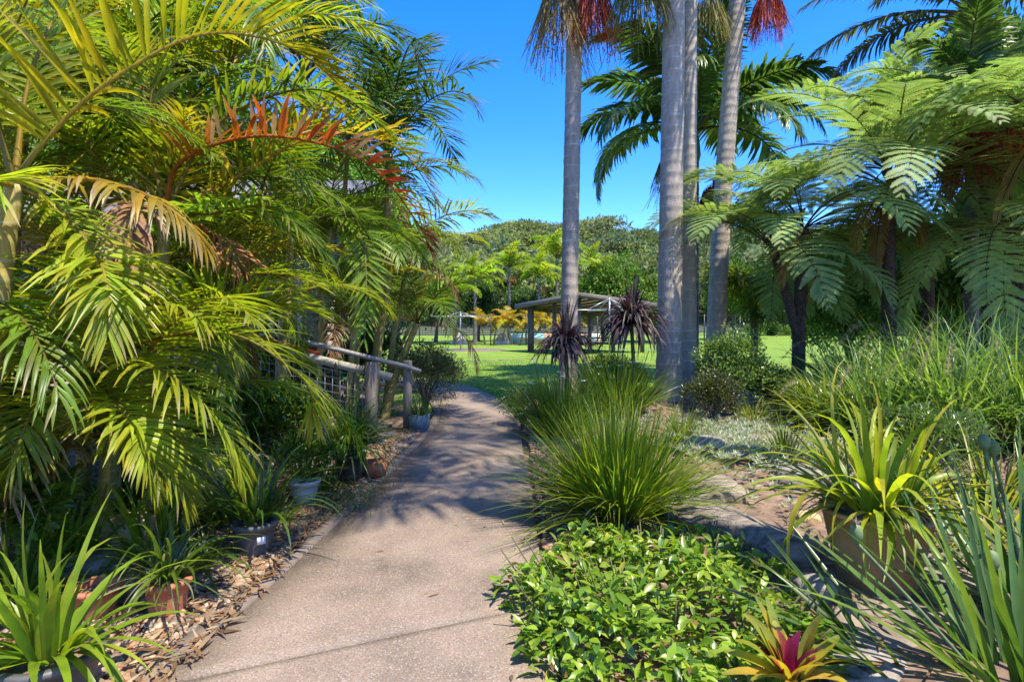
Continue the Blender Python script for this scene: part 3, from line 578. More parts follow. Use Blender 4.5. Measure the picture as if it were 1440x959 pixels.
# dark tall palm against the sky
KP = dict(pairs=52, W=.032, Lmax=.6, L=2.1, mat='gloss', r0=.014, c=DEEP*1.0, rc=(.1,.1,.05), droop=.55, lift=.2)
dark_f = [palm_mesh(520+v, e0=[80,62,55,70][v], e1=[20,-75,-85,-60][v], sway=[.05,.1,-.15,.2][v], **KP) for v in range(4)]
o = tall_palm('dark slim palm high against the sky behind the golden canes', (-2.35,9.6,0), PX(548,250,9.0), .16, .12, 13, [], 7, group='golden cane palms left of the path', mat='cane', fronds=dark_f, shaft=.4, tilt=(-12,32), crown_rot=.1, s=1.2)
tall_palm('dark slim palm standing deeper in the canes, next to the house corner', (-4.3,8.4,0), PX(430,150,8.0), .16, .12, 13, [], 8, group='golden cane palms left of the path', mat='cane', fronds=dark_f+gold_f[3:4], shaft=.4, tilt=(-18,30), crown_rot=1.1, s=1.2)

# big single fronds of the nearest palms, each grown out of its own stem
def hero(name, label, stem, fr):
    b = np.array(stem[0]); o = thing('cane_palm', label, 'palm', b, group='golden cane palms left of the path')
    trunk(o, [np.array(p)-b for p in stem], .055, .04, M['cane'], n=30, sides=12, name='stem', flare=1.2)
    for k, (pts, kw) in enumerate(fr):
        mb = MB(); kw = dict(kw); mat = kw.pop('mat', 'leaf'); nm = kw.pop('name', 'frond'); lab = kw.pop('label', None)
        kw.setdefault('pairs', 54); kw.setdefault('Lmax', .5); kw.setdefault('W', .030)
        frond(mb, [PX(*p)-b for p in pts], rng=R(600+k), **kw); q = mb.build(nm, M[mat], o)
        if lab: q['label'] = lab
    return o
g = dict(c=LIME, ctip=GOLD, rc=(.28,.22,.03), r0=.014)
hero('cane_palm', 'golden cane palm at the left edge whose long frond arches across the top', [PX(-40,760,2.9), PX(-10,480,2.9), PX(20,260,2.95)], [
  ([(20,260,2.95),(62,200,3.0),(150,118,3.05),(280,50,3.2),(395,62,3.4),(470,110,3.6)], dict(g, pairs=50, Lmax=.62, W=.042, droop=.35, lift=.55, c=GOLD*.85, ctip=GOLD, a0=80)),
  ([(20,260,2.95),(40,120,3.1),(85,10,3.3),(150,-80,3.5)], dict(g, rc=(.36,.26,.03), Lmax=.5)),
  ([(20,260,2.95),(-20,120,2.9),(-60,60,2.8),(-140,40,2.7)], dict(g, Lmax=.5)),
  ([(20,260,2.95),(120,252,3.0),(200,272,2.95),(262,312,2.95),(290,350,2.95)], dict(g, c=YEL*.75, ctip=STRAW, pairs=34, Lmax=.34, droop=1.7, lift=.1, rc=(.40,.24,.03), label='yellowing frond with dry hanging tips')),
  ([(20,260,2.95),(75,290,3.0),(130,350,2.95),(150,400,2.8),(152,470,2.75)], dict(g, c=LIME*.9, Lmax=.48)),
  ([(20,260,2.95),(-40,260,2.6),(-120,330,2.5)], dict(g)) ])
hero('cane_palm', 'low golden cane palm with a leaning yellow green stem above the potted plants', [PX(62,700,3.5), PX(92,610,3.55), PX(128,535,3.6)], [
  ([(128,535,3.6),(180,490,3.5),(270,468,3.4),(350,478,3.4),(430,540,3.45),(440,590,3.5)], dict(g, c=LIME*1.1, ctip=GOLD*1.1, pairs=44, Lmax=.5, lift=.45, droop=.8, a0=70)),
  ([(128,535,3.6),(110,450,3.3),(140,380,3.0),(160,420,2.8)], dict(g, c=LIME*.9, Lmax=.46, pairs=38)),
  ([(128,535,3.6),(60,500,3.2),(-20,540,3.0),(-60,600,2.9)], dict(g, c=LIME*.9, Lmax=.4)),
  ([(128,535,3.6),(170,508,3.1),(250,535,2.95),(315,605,2.95),(340,670,2.95)], dict(g, c=LIME*1.1, ctip=GOLD, Lmax=.38, droop=1.1)),
  ([(128,535,3.6),(190,560,3.3),(250,620,3.2),(270,690,3.2)], dict(g, c=GREEN*1.2, Lmax=.36)),
  ([(128,535,3.6),(60,560,3.1),(20,640,2.9),(-10,700,2.9)], dict(g, c=LIME*.8, Lmax=.38)),
  ([(70,680,3.5),(110,600,3.2),(170,600,3.0),(240,660,2.95),(260,710,2.95)], dict(g, c=LIME, Lmax=.36)),
  ([(70,680,3.5),(60,600,3.2),(110,560,3.0),(190,590,2.9),(225,650,2.9)], dict(g, c=LIME*1.15, Lmax=.36)),
  ([(70,680,3.5),(20,610,3.2),(-20,620,3.0),(-60,690,3.0)], dict(g, c=LIME, Lmax=.36)),
  ([(128,535,3.6),(150,470,3.3),(200,430,3.05),(270,440,2.95),(330,500,2.95)], dict(g, c=LIME*1.1, ctip=GOLD*1.1, Lmax=.42)),
  ([(128,535,3.6),(90,470,3.2),(40,450,2.9),(-20,500,2.8)], dict(g, c=LIME*1.1, Lmax=.42)),
  ([(128,535,3.6),(160,560,3.0),(200,620,2.8),(215,690,2.8)], dict(g, c=LIME*1.2, ctip=GOLD, Lmax=.3, W=.026)),
  ([(70,680,3.5),(140,640,3.6),(220,610,3.7),(300,640,3.7),(330,680,3.7)], dict(g, c=LIME*.9, Lmax=.38)),
  ([(128,535,3.6),(210,440,3.9),(300,420,4.1),(390,400,4.2),(470,440,4.3)], dict(g, c=LIME, Lmax=.4, lift=.2, droop=1.)) ])
def redc(x, n, rng):
    k = np.clip(x*1.3+rng.normal(0,.12,n), 0, 1)[:,None]; c = ORG*1.05*(1-k)+RED*1.05*k
    dry = rng.random((n,1)) < .28; return np.where(dry, STRAW*rng.uniform(.8,1.3,(n,1)), c*rng.uniform(.7,1.2,(n,1)))
def goldc(x, n, rng):
    k = rng.random((n,1)); return np.where(k<.5, GOLD*1.1, np.where(k<.8, YEL, LIME))*rng.uniform(.7,1.15,(n,1))
hero('cane_palm', 'golden cane palm with one dying frond turned orange and red', [PX(215,720,4.2), PX(225,480,4.2), PX(232,300,4.2)], [
  ([(232,300,4.2),(250,232,4.1),(330,196,4.0),(420,196,4.0),(520,232,4.0),(590,318,4.0),(602,350,4.0)], dict(cfun=redc, ctip=STRAW*.9, rc=(.42,.12,.02), pairs=50, Lmax=.36, W=.04, lift=.9, droop=.55, dj=.7, jita=12, name='dead_frond', label='dying frond turned orange and red', mat='dry', a0=75, a1=40)),
  ([(232,300,4.2),(300,180,4.3),(400,130,4.4),(480,135,4.4),(550,190,4.4)], dict(g, c=GREEN*1.1, ctip=YEL*.7, Lmax=.5, W=.04)),
  ([(232,300,4.2),(330,250,4.5),(450,190,4.7),(560,210,4.8),(625,300,4.8)], dict(cfun=goldc, rc=(.4,.26,.03), Lmax=.5, lift=.6, W=.04, droop=.5)),
  ([(232,300,4.2),(210,180,4.2),(230,80,4.3),(290,20,4.4)], dict(g)),
  ([(232,300,4.2),(300,300,3.9),(380,290,3.7),(430,330,3.6)], dict(g, c=GREEN*1.2, Lmax=.4)),
  ([(232,300,4.2),(200,290,3.7),(180,330,3.5),(200,400,3.4)], dict(g, c=BROWN*1.4, ctip=STRAW, mat='dry', name='dead_frond', label='brown hanging frond', droop=2.2, dj=.9, Lmax=.34)),
  ([(232,300,4.2),(300,330,4.3),(330,360,4.2),(345,420,4.2)], dict(c=BROWN*1.5, ctip=ORG*.8, mat='dry', name='dead_frond', label='brown hanging frond', droop=2.4, dj=.9, Lmax=.34, keep=.7)) ])
hero('cane_palm', 'cane palm holding one heart shaped frond hanging face on above the handrail', [PX(385,640,6.9), PX(400,500,7.), PX(410,330,7.)], [
  ([(410,330,7.),(455,290,6.7),(505,320,6.3),(515,390,6.1),(513,475,6.)], dict(c=GREEN*1.35, ctip=LIME*1.4, rc=(.3,.3,.08), pairs=34, Lmax=.42, W=.04, lift=.1, droop=.35, up=(0,-1,.3), a0=70, a1=28, t0=.35, mat='gloss')),
  ([(410,330,7.),(450,300,7.),(500,330,6.9),(540,390,6.8)], dict(g, c=GREEN, Lmax=.45)),
  ([(410,330,7.),(400,240,7.),(440,190,7.),(500,210,7.)], dict(g, c=GREEN*1.2, Lmax=.5)),
  ([(410,330,7.),(360,290,6.8),(320,330,6.6),(300,390,6.5)], dict(g, c=GREEN, Lmax=.5)),
  ([(410,330,7.),(380,250,7.1),(340,230,7.2),(280,260,7.2)], dict(g, c=LIME*.8, Lmax=.5)) ])

# ------------------------------------------------------------------ rocks, log, flagstones
def rock(name, label, c, s, seed, mat, amp=.28, rz=0, flat=1., cat='rock', group=None):
    import bmesh
    b = bmesh.new(); bmesh.ops.create_icosphere(b, subdivisions=4, radius=1.)
    for v in b.verts:
        p = v.co.copy(); f = noise.fractal(p*1.1+Vector((seed*7.3,seed,0)), 1., 2., 6); cell = noise.cell(p*2.2+Vector((seed,0,0)))
        k = 1+amp*f+.05*cell; q = p*k
        q.x = math.copysign(min(abs(q.x), .86), q.x); q.y = math.copysign(min(abs(q.y), .88), q.y); q.z = min(q.z, .72)
        v.co = Vector((q.x*s[0], q.y*s[1], q.z*s[2]))
    m = bpy.data.meshes.new(name); b.to_mesh(m); b.free(); m.materials.append(M[mat]); m.polygons.foreach_set('use_smooth', [True]*len(m.polygons))
    o = link(name, m, None, c, (0,0,rz)); return tag(o, label, cat, group)
def gp(px, py, z=0.):  # a point of the ground seen at that bearing
    d = (1.55-z)*800/(py-455.); return np.array([(px-720)*d/800, d, z])
rock('rock', 'grey sandstone boulder behind the strappy potted plant on the left', gp(292,735)+[0,.3,.2], (.42,.3,.3), 1, 'rockgrey')
rock('rock', 'rounded yellowish stone at the foot of the golden canes', gp(165,790)+[0,.1,.14], (.19,.16,.17), 2, 'rockyel', amp=.15)
rock('rock', 'flat grey stone lying at the left under the palms', gp(50,840)+[0,.35,.05], (.26,.2,.1), 3, 'rockgrey')
rock('rock', 'brown boulder at the foot of the thick palm', gp(1000,648,.15)+[0,.2,.05], (.27,.24,.2), 4, 'rock')
rock('rock', 'flat topped rock beside the silver succulents with an orange broken face', gp(985,700,.15)+[.1,.0,.02], (.26,.22,.17), 5, 'rock')
rock('rock', 'long low stone below the tree fern trunk', gp(1120,640,.15)+[0,.3,.02], (.75,.3,.17), 6, 'rock', rz=-.2)
rock('rock', 'grey stone behind the yellow leaved potted plant', gp(1150,690,.15)+[0,.2,.02], (.32,.25,.18), 7, 'rockgrey')
rock('rock', 'small round stone at the left foot of the clay pot', gp(1148,838,.15)+[-.02,0,.03], (.11,.1,.09), 8, 'rockgrey', amp=.15)
rock('rock', 'small pale stone left of the clay pot', gp(1135,735,.15)+[0,0,.02], (.09,.08,.07), 9, 'rockyel', amp=.15)
rock('flagstone', 'reddish flagstone in front of the clay pot', gp(1265,880,.15)+[0,0,.0], (.34,.25,.045), 10, 'rock', amp=.12, rz=.3, cat='flagstone', group='flagstones under the agapanthus')
rock('flagstone', 'brown flagstone right of the clay pot', gp(1370,810,.15)+[0,0,.0], (.45,.3,.05), 11, 'rock', amp=.12, rz=-.2, cat='flagstone', group='flagstones under the agapanthus')
rock('flagstone', 'dark flagstone between the bromeliad and the agapanthus', gp(1190,925,.15)+[0,0,.0], (.25,.2,.04), 12, 'rockgrey', amp=.12, cat='flagstone', group='flagstones under the agapanthus')
def log(label, p0, p1, r, seed):
    p0 = np.array(p0); p1 = np.array(p1); c = (p0+p1)/2; d = p1-p0; L = np.linalg.norm(d); n = 50; sides = 26; V = []
    ax = d/L; s = nrm(np.cross(ax, (0,0,1))); u = np.cross(s, ax)
    mb = MB(); a = np.arange(sides)*2*math.pi/sides
    for k in range(n):
        t = k/(n-1); e = 1-.55*max(0,(abs(t-.5)-.40)/.1)**2
        for j in range(sides):
            f = 1+.3*noise.fractal(Vector((math.cos(a[j])*1.1+seed, math.sin(a[j])*1.1, t*L*2.2)), 1., 2., 6)
            V.append(ax*(t-.5)*L+(s*math.cos(a[j])*1.25+u*math.sin(a[j])*.8)*r*f*e)
    i = np.arange(n-1)[:,None]*sides; j = np.arange(sides)[None]; j2 = (j+1)%sides
    V = np.array(V); V = np.concatenate([V, [V[:sides].mean(0)], [V[-sides:].mean(0)]]); m = n*sides
    t = [[m, (x+1)%sides, x] for x in range(sides)]+[[m+1, m-sides+x, m-sides+(x+1)%sides] for x in range(sides)]
    mb.add(V, np.stack([i+j, i+j2, i+sides+j2, i+sides+j], -1).reshape(-1,4), t)
    return tag(mb.build('fallen_log', M['log'], None, smooth=True, loc=c), label, 'log')
log('weathered grey fallen log lying between grass clump and clay pot', gp(935,705,.18), gp(1150,800,.15)+[0,0,.04], .125, 4)

# ------------------------------------------------------------------ right bed plants
def clump(name, label, cat, c, group=None, **k):
    return thing(name, label, cat, c, group=group)
def at(px, d): x = (px-720)*d/800; return np.array([x, d, bedh(x, d)])
# bright grass clump
o = clump('grass_clump', 'large bright green grass clump in the middle of the right bed', 'grass clump', at(872,4.4))
rng = R(41); mb = MB(); strap(mb, rng, 700, (.65,1.04), (.011,.019), [LIME*1.2,LIME,GREEN*1.4,LIME*1.4,GREEN*1.1], e=(36,88), droop=(.1,.9), base=.24, seg=6); strap(mb, rng, 380, (.7,1.15), (.009,.016), [GREEN*1.2,LIME], e=(12,60), droop=(.3,1.3), base=.26, seg=6)
strap(mb, rng, 90, (.4,.85), (.008,.013), STRAW*.7, e=(5,60), droop=(.5,1.3), base=.25); mb.build('foliage', M['leaf'], o)
# dark clumps with white flowers
def dark_clump(label, c, n, L, seed, flowers):
    o = thing('iris_clump', label, 'plant', c, group='dark iris clumps by the path'); rng = R(seed); mb = MB()
    strap(mb, rng, n, L, (.014,.026), GREEN*.75, e=(30,86), droop=(.1,.6), base=.3, ct=GREEN, seg=5); mb.build('foliage', M['gloss'], o)
    for k in range(flowers):
        a = rng.uniform(0,6.28); r = rng.uniform(.05,.5); h = rng.uniform(.7,1.0); p = np.array([math.cos(a)*r, math.sin(a)*r, h])
        m2 = MB(); tube(m2, curve([(p[0]*.3,p[1]*.3,0), p*[.7,.7,.6], p], 8), .004, 5, col=(.1,.17,.04))
        f = m2.build('flower_stalk', M['dull'], o); m3 = MB(); q = np.arange(6)*1.047
        strips(m3, np.repeat(p[None], 6, 0), np.stack([np.cos(q), np.sin(q), .5+0*q], -1), (0,0,1), .045, .028, seg=2, droop=.5, prof=[.4,1,.2], c0=(.8,.8,.82)); m3.build('flower', M['white'], f)
    return o
dark_clump('dark green iris clump at the bend of the path', at(790,7.7), 420, (.7,1.1), 42, 5)
dark_clump('dark green iris clump with white flowers in front of the palm trunks', at(872,8.6), 380, (.7,1.1), 43, 7)
dark_clump('low dark iris clump between the two purple cordylines', at(845,9.6), 240, (.6,1.), 44, 3)
# small scrub by the path edge
def shrub(label, c, r, n, Ll, Lw, cols, seed, mat='gloss', lobes=16, name='shrub', group=None, up=.5, seg=2):
    o = thing(name, label, 'shrub', c, group=group); rng = R(seed); mb = MB(); stems(mb, rng, 14, r[0], r[1], r[2]*1.3); mb.build('branches', M['bark'], o)
    mb = MB(); shrub_leaves(mb, rng, n, r[0], r[1], r[2], Ll, Lw, cols, lobes, (0,0,r[2]*up+.1), seg=seg); mb.build('foliage', M[mat], o); return o
SG = [(.075,.135,.033),(.112,.188,.045),(.165,.240,.068),(.068,.112,.033)]
shrub('low green shrub at the path edge under the dark iris', at(735,8.4)*[1,1,0], (.4,.4,.35), 1500, (.03,.06), (.01,.02), SG, 50, 'gloss')
shrub('dark small leaved shrub right of the thick palm', at(1030,8.6), (.72,.65,.82), 9500, (.035,.06), (.016,.028), SG, 51)
shrub('dark small leaved shrub reaching the tree fern trunk', at(1090,8.8), (.6,.55,.45), 6500, (.035,.06), (.016,.028), SG, 52)
shrub('low bronze green shrub at the foot of the thick palm', at(1000,7.6), (.45,.4,.45), 4200, (.03,.055), (.014,.024), [(.05,.06,.02),(.07,.085,.025),(.04,.05,.016)], 53)
shrub('low leafy shrub between the succulents and the strappy grasses', at(1140,7.9), (.55,.45,.42), 4600, (.035,.06), (.014,.026), SG, 54)
shrub('low spreading shrub behind the clay pot', at(1300,5.6), (.6,.4,.36), 4000, (.04,.07), (.014,.026), SG, 55)
shrub('leafy green shrub under the taller purple cordyline', at(865,10.3), (.6,.45,.5), 4600, (.05,.09), (.018,.032), SG, 56)
# purple cordylines
def cordyline(label, px, d, pc, seed, s=1.):
    c = at(px, d); top = PX(px, pc, d)-c; o = thing('cordyline', label, 'cordyline', c, group='purple cordylines'); rng = R(seed)
    trunk(o, [(0,0,-.05), top*.5+[.03,0,0], top], .035, .03, M['bark'], n=16, sides=8, name='stem')
    mb = MB(); PU = [(.06,.034,.042),(.085,.05,.06),(.045,.03,.035),(.075,.065,.045)]
    strap(mb, rng, 170, (.65*s,1.0*s), (.045*s,.065*s), PU, e=(0,78), droop=(1.8,4.), base=.04, origin=top, seg=6, fold=.3, prof=(.5,.9,1,.8,.4,.05))
    strap(mb, rng, 22, (.65*s,.95*s), (.04*s,.06*s), PU, e=(70,89), droop=(.0,.3), base=.03, origin=top, seg=5, fold=.35, prof=(.5,.9,1,.8,.4,.05)); mb.build('foliage', M['purple'], o)
cordyline('purple cordyline rosette in front of the slender palm', 795, 9.3, 484, 61, .84)
cordyline('purple cordyline rosette left of the thick palm, taller and tufted', 888, 9.3, 456, 62, .96)
# groundcover mound
o = tag(thing('groundcover_bush', 'bright glossy leaved low bush in the foreground beside the path', 'shrub', (.76,2.92,.02)))
rng = R(63); mb = MB(); n = 4600; a = rng.uniform(0,6.28,n); rr = np.sqrt(rng.random(n)); X = np.cos(a)*rr*(.78+.06*np.sin(a*5)+.05*np.sin(a*9+1)); Y = np.sin(a)*rr*(.9+.06*np.sin(a*7))
hh = (.25+.09*np.sin(X*7+1)*np.cos(Y*6)+.06*np.sin(X*17+Y*13)+.03*np.sin(X*31-Y*27))*np.clip((1-rr**4),0,1)**.5; dp = rng.random(n)**1.6*.16
Pz = np.maximum(hh-dp, .02); el = rng.normal(.35,.4,n); az = rng.uniform(0,6.28,n)
D = np.stack([np.cos(az)*np.cos(el)+X*.5, np.sin(az)*np.cos(el)+Y*.5, np.sin(el)], -1)
gc = np.array([(.17,.29,.02),(.24,.36,.028),(.12,.23,.02),(.30,.39,.04),(.07,.15,.02),(.36,.36,.05),(.22,.13,.05)])[rng.choice(7,n,p=[.24,.24,.2,.13,.13,.03,.03])]*rng.uniform(.75,1.2,(n,1))
strips(mb, np.stack([X,Y,Pz],-1), D, np.array([0,0,1.])+rng.normal(0,.35,(n,3)), rng.uniform(.04,.10,n), rng.uniform(.018,.038,n), seg=4, droop=rng.uniform(.1,1.1,n), prof=[.12,.75,1,.7,.05], fold=.28, c0=gc); mb.build('foliage', M['gloss'], o)
mb = MB()
for k in range(60):
    a = rng.uniform(0,6.28); q = rng.uniform(.2,.85); tube(mb, curve([(math.cos(a)*q*.6, math.sin(a)*q*.6, -.03),(math.cos(a)*q*.85, math.sin(a)*q*.85,.14),(math.cos(a)*q, math.sin(a)*q,.3)],6), .004, 5, col=(.09,.09,.03))
mb.build('branches', M['attr'], o)
# lomandra mass on the right
LG = [(.124,.220,.053),(.176,.290,.061),(.264,.369,.105),(.140,.246,.079)]
for k, (px, d, s, n, lab) in enumerate([(1195,8.6,1.15,420,'arching strappy grass next to the tree fern trunk'),(1290,8.0,1.4,520,'big arching strappy grass under the yellow hanging fern fronds'),(1390,7.6,1.5,520,'big arching strappy grass at the right edge'),
      (1235,6.7,1.05,380,'strappy grass in front of the tall clumps, behind the yellow leaved pot'),(1345,6.6,1.35,460,'dark strappy grass with buff seed plumes'),(1450,6.2,1.35,420,'strappy grass cut by the right edge of the picture'),(1170,7.2,.8,300,'small bright strappy grass between log stones and tree fern')]):
    o = thing('strappy_grass', lab, 'grass clump', at(px, d), group='strappy grasses at the right'); rng = R(70+k); mb = MB()
    strap(mb, rng, n, (.8*s,1.35*s), (.018,.034), LG if k != 6 else [LIME*.6, LIME*.8], e=(30,86), droop=(.8,2.4), base=.22*s, seg=7, ct=None); strap(mb, rng, n//6, (.6*s,1.1*s), (.010,.018), [STRAW*.7,STRAW*.5,BROWN*1.5], e=(5,70), droop=(1.,2.5), base=.22*s, seg=6); mb.build('foliage', M['gloss'], o)
    for j in range(5 if k in (1,4,2) else 1):
        a = rng.uniform(2.6,5.6); r = .55*s; h = rng.uniform(.75,1.)*s; m2 = MB(); C = curve([(0,0,0),(math.cos(a)*r*.35,math.sin(a)*r*.35,h*.8),(math.cos(a)*r,math.sin(a)*r,h),(math.cos(a)*r*1.5,math.sin(a)*r*1.5,h*.72)],20)
        tube(m2, C, .003, 4, col=(.25,.22,.1)); nn = 160; t = rng.uniform(.72,1,nn); kk = (t*19).astype(int)
        strips(m2, C[kk], rng.normal(size=(nn,3))+[0,0,-.3], rng.normal(size=(nn,3)), .05, .006, seg=1, droop=.4, c0=jit((.42,.34,.2), nn, rng)); m2.build('seed_plume', M['dry'], o)
for k, (px, d, s, n, lab) in enumerate([(1105,5.6,.55,120,'small grassy tuft between log and strappy grasses'),(1168,5.2,.5,110,'small grassy tuft behind the clay pot'),(1060,7.6,.5,140,'grassy tuft at the foot of the small leaved shrubs'),(1290,4.6,.6,140,'grassy tuft right behind the clay pot'),(960,6.6,.55,150,'grassy tuft behind the bright grass clump'),(1400,4.4,.7,150,'loose grassy tuft at the right edge behind the agapanthus')]):
    o = thing('grass_tuft', lab, 'grass clump', at(px, d), group='small grass tufts in the right bed'); rng = R(180+k); mb = MB()
    strap(mb, rng, n, (.5*s,1.1*s), (.008,.016), [LIME*.7,GREEN,LIME*.9,STRAW*.5], e=(20,86), droop=(.4,1.8), base=.2*s, seg=5); mb.build('foliage', M['leaf'], o)
# ferny low growth under the tree ferns
low = [fern_mesh(430+v, L=.95, e0=60, e1=-20, Lp=.24, c=(.11,.20,.03), pairs=16, K=9) for v in range(2)]
for k, (px, d, lab) in enumerate([(1165,12,'bright green low fern at the lawn edge beside the tree fern trunk'),(1390,10.5,'low green fern behind the tall strappy grass'),(1330,10,'low green fern under the tall tree fern')]):
    o = thing('ground_fern', lab, 'fern', at(px, d), group='low ferns'); rng = R(80+k)
    for j in range(11): place(low[j%2], o, (0,0,.3 if k else .05), j*2.4, rad(rng.uniform(-15,20)), 0, rng.uniform(.9,1.5))
# silver succulents
sm = MB(); rng = R(85)
o = tag(sm and None or thing('silver_succulents', 'mat of small silver grey succulent rosettes between the rocks', 'succulent', at(1055,6.3)))
for k in range(900):
    x, y = rng.normal(0,.5), rng.normal(0,.85); z = bedh(x+at(1055,6.3)[0], 6.3+y)-at(1055,6.3)[2]+rng.uniform(.03,.13); n = 11; a = np.arange(n)*2.4; e = np.linspace(.15,1.3,n)
    strips(sm, np.tile([x,y,z],(n,1)), np.stack([np.cos(a)*np.cos(e),np.sin(a)*np.cos(e),np.sin(e)],-1), (0,0,1.), rng.uniform(.04,.085), .02, seg=2, droop=-.3, prof=[.5,1,.15], fold=.3, c0=jit((.40,.43,.36), n, rng, .25))
sm.build('foliage', M['dull'], o)
# yellow-green orchid in clay pot
def pot_round(o, r0, r1, h, mat, rim=.03, th=.018, soil=True):
    mb = MB(); lathe(mb, [(0.001,0),(r0*.96,0),(r0,.012),(r0+(r1-r0)*.6,h*.55),(r1,h-rim),(r1+.012,h-rim),(r1+.016,h-rim*.4),(r1+.012,h),(r1-th,h),(r1-th-.004,h-.05)], 36); p = mb.build('pot', M[mat], o, smooth=True)
    if soil:
        mb = MB(); lathe(mb, [(.001,h-.035),(r1*.6,h-.03),(r1-th+.002,h-.045)], 24); mb.build('soil', M['soil'], o)
    return p
c = gp(1232,822,.14); o = thing('potted_orchid', 'yellow green strappy orchid in a large buff clay pot', 'potted plant', c); pot_round(o, .18, .262, .41, 'clay', rim=.02)
rng = R(90); mb = MB(); YG = [(.26,.30,.02),(.20,.27,.02),(.32,.30,.025),(.15,.22,.02)]
strap(mb, rng, 95, (.55,.95), (.026,.042), YG, e=(25,86), droop=(1.0,3.2), base=.17, origin=(0,0,.4), seg=8, fold=.3)
strap(mb, rng, 22, (.5,.8), (.022,.034), YG, e=(10,45), droop=(1.0,2.6), base=.2, origin=(0,0,.4), seg=8, fold=.3); mb.build('foliage', M['leaf'], o)
mb = MB(); strap(mb, rng, 26, (.15,.4), (.012,.02), [STRAW*.7,BROWN*1.4], e=(10,60), droop=(1.5,3), base=.2, origin=(0,0,.4)); mb.build('dry_leaf', M['dry'], o)['kind'] = 'stuff'
# a loose iris spilling right of the pot
o = thing('strappy_grass', 'yellow green arching leaves right of the clay pot', 'grass clump', gp(1385,760,.15), group='strappy grasses at the right'); rng = R(91); mb = MB()
strap(mb, rng, 90, (.6,1.05), (.014,.024), YG, e=(15,65), droop=(.5,1.4), base=.2, seg=7); mb.build('foliage', M['leaf'], o)
# bromeliad
o = thing('bromeliad', 'bromeliad with orange yellow leaves and a crimson heart in the foreground', 'bromeliad', gp(1112,978,.14)); rng = R(92); mb = MB()
strap(mb, rng, 24, (.20,.30), (.04,.055), [(.52,.47,.05),(.54,.43,.04),(.40,.44,.06),(.52,.32,.05)], e=(20,75), droop=(.3,1.2), base=.03, origin=(0,0,.05), seg=7, fold=.4, prof=(.8,.9,1,1,.8,.3), ct=(.26,.27,.03)); mb.build('outer_leaves', M['gloss'], o)
mb = MB(); strap(mb, rng, 12, (.10,.17), (.035,.05), [(.38,.02,.10),(.45,.04,.12),(.42,.10,.08)], e=(40,85), droop=(.3,1.), base=.02, origin=(0,0,.07), seg=6, fold=.4, prof=(.9,1,1,.9,.7,.2)); mb.build('heart_leaves', M['gloss'], o)
# agapanthus in the right foreground
def agap(label, c, n, L, seed, az, e, pods):
    o = thing('agapanthus', label, 'agapanthus', c, group='agapanthus in the right foreground'); rng = R(seed); mb = MB()
    strap(mb, rng, n, L, (.022,.036), [(.085,.165,.03),(.115,.20,.03),(.15,.23,.035),(.07,.14,.03)], e=e, droop=(.05,.6), base=.16, seg=7, fold=.3, az=az, prof=(.8,1,1,.85,.5,.06)); mb.build('foliage', M['gloss'], o)
    for (p, hd) in pods:
        p = np.array(p)-c; m2 = MB(); tube(m2, curve([(p[0]*.15,p[1]*.15,0),(p[0]*.6,p[1]*.6,p[2]*.55),p],14), .0075, 6, col=(.11,.15,.06)); st = m2.build('flower_stalk', M['attr'], o, smooth=True)
        m3 = MB(); pr = [(.002,-.035),(.014,-.03),(.024,-.008),(.025,.015),(.018,.036),(.004,.045)]; lathe(m3, pr, 12, c=p+[0,0,.03], col=(.12,.17,.055))
        V = m3.V[-1]; ang = np.arctan2(V[:,1]-p[1], V[:,0]-p[0]); V[:,:2] = p[:2]+(V[:,:2]-p[:2])*(1+.14*np.cos(ang*6))[:,None]
        m3.build('seed_pod', M['attr'], st, smooth=True)
        if hd: m4 = MB(); strips(m4, np.tile(p+[0,0,.07],(9,1)), rng.normal(0,.5,(9,3))+[0,0,1], rng.normal(size=(9,3)), .04, .012, seg=3, droop=1.5, c0=jit((.45,.36,.33),9,rng)); m4.build('withered_petals', M['dry'], st)
agap('agapanthus nearest the camera in the bottom right corner', np.array([1.95,2.15,.1]), 70, (.6,1.05), 93, (.4,5.2), (30,80), [(PX(1204,762,2.35),True),(PX(1394,800,2.2),False)])
agap('agapanthus behind the corner clump with two green pods on tall stalks', np.array([2.55,2.75,.1]), 60, (.6,1.0), 94, (0,6.28), (25,80), [(PX(1384,632,2.75),False),(PX(1397,640,2.8),False)])
agap('agapanthus leaning left over the bromeliad', np.array([1.62,2.35,.1]), 26, (.45,.7), 95, (1.9,4.), (22,55), [])
# drooping lime yellow tree behind the leaning palm
o = thing('pandanus', 'lime yellow drooping leaved tree between leaning palm and tree fern', 'tree', np.array([6.0,14.3,0])); rng = R(96)
trunk(o, [(0,0,-.1),(.1,0,1.2),(0,0,2.2)], .1, .08, M['bark'], n=16, sides=10); mb = MB()
for k in range(16):
    a = k*2.4; q = np.array([math.cos(a)*rng.uniform(.2,1.), math.sin(a)*rng.uniform(.2,1.), rng.uniform(1.6,2.9)])
    strap(mb, rng, 60, (.5,1.0), (.03,.05), [(.17,.24,.02),(.24,.27,.02),(.11,.18,.02)], e=(-10,60), droop=(1.5,3.5), base=.12, origin=q, seg=6)
mb.build('foliage', M['leaf'], o)

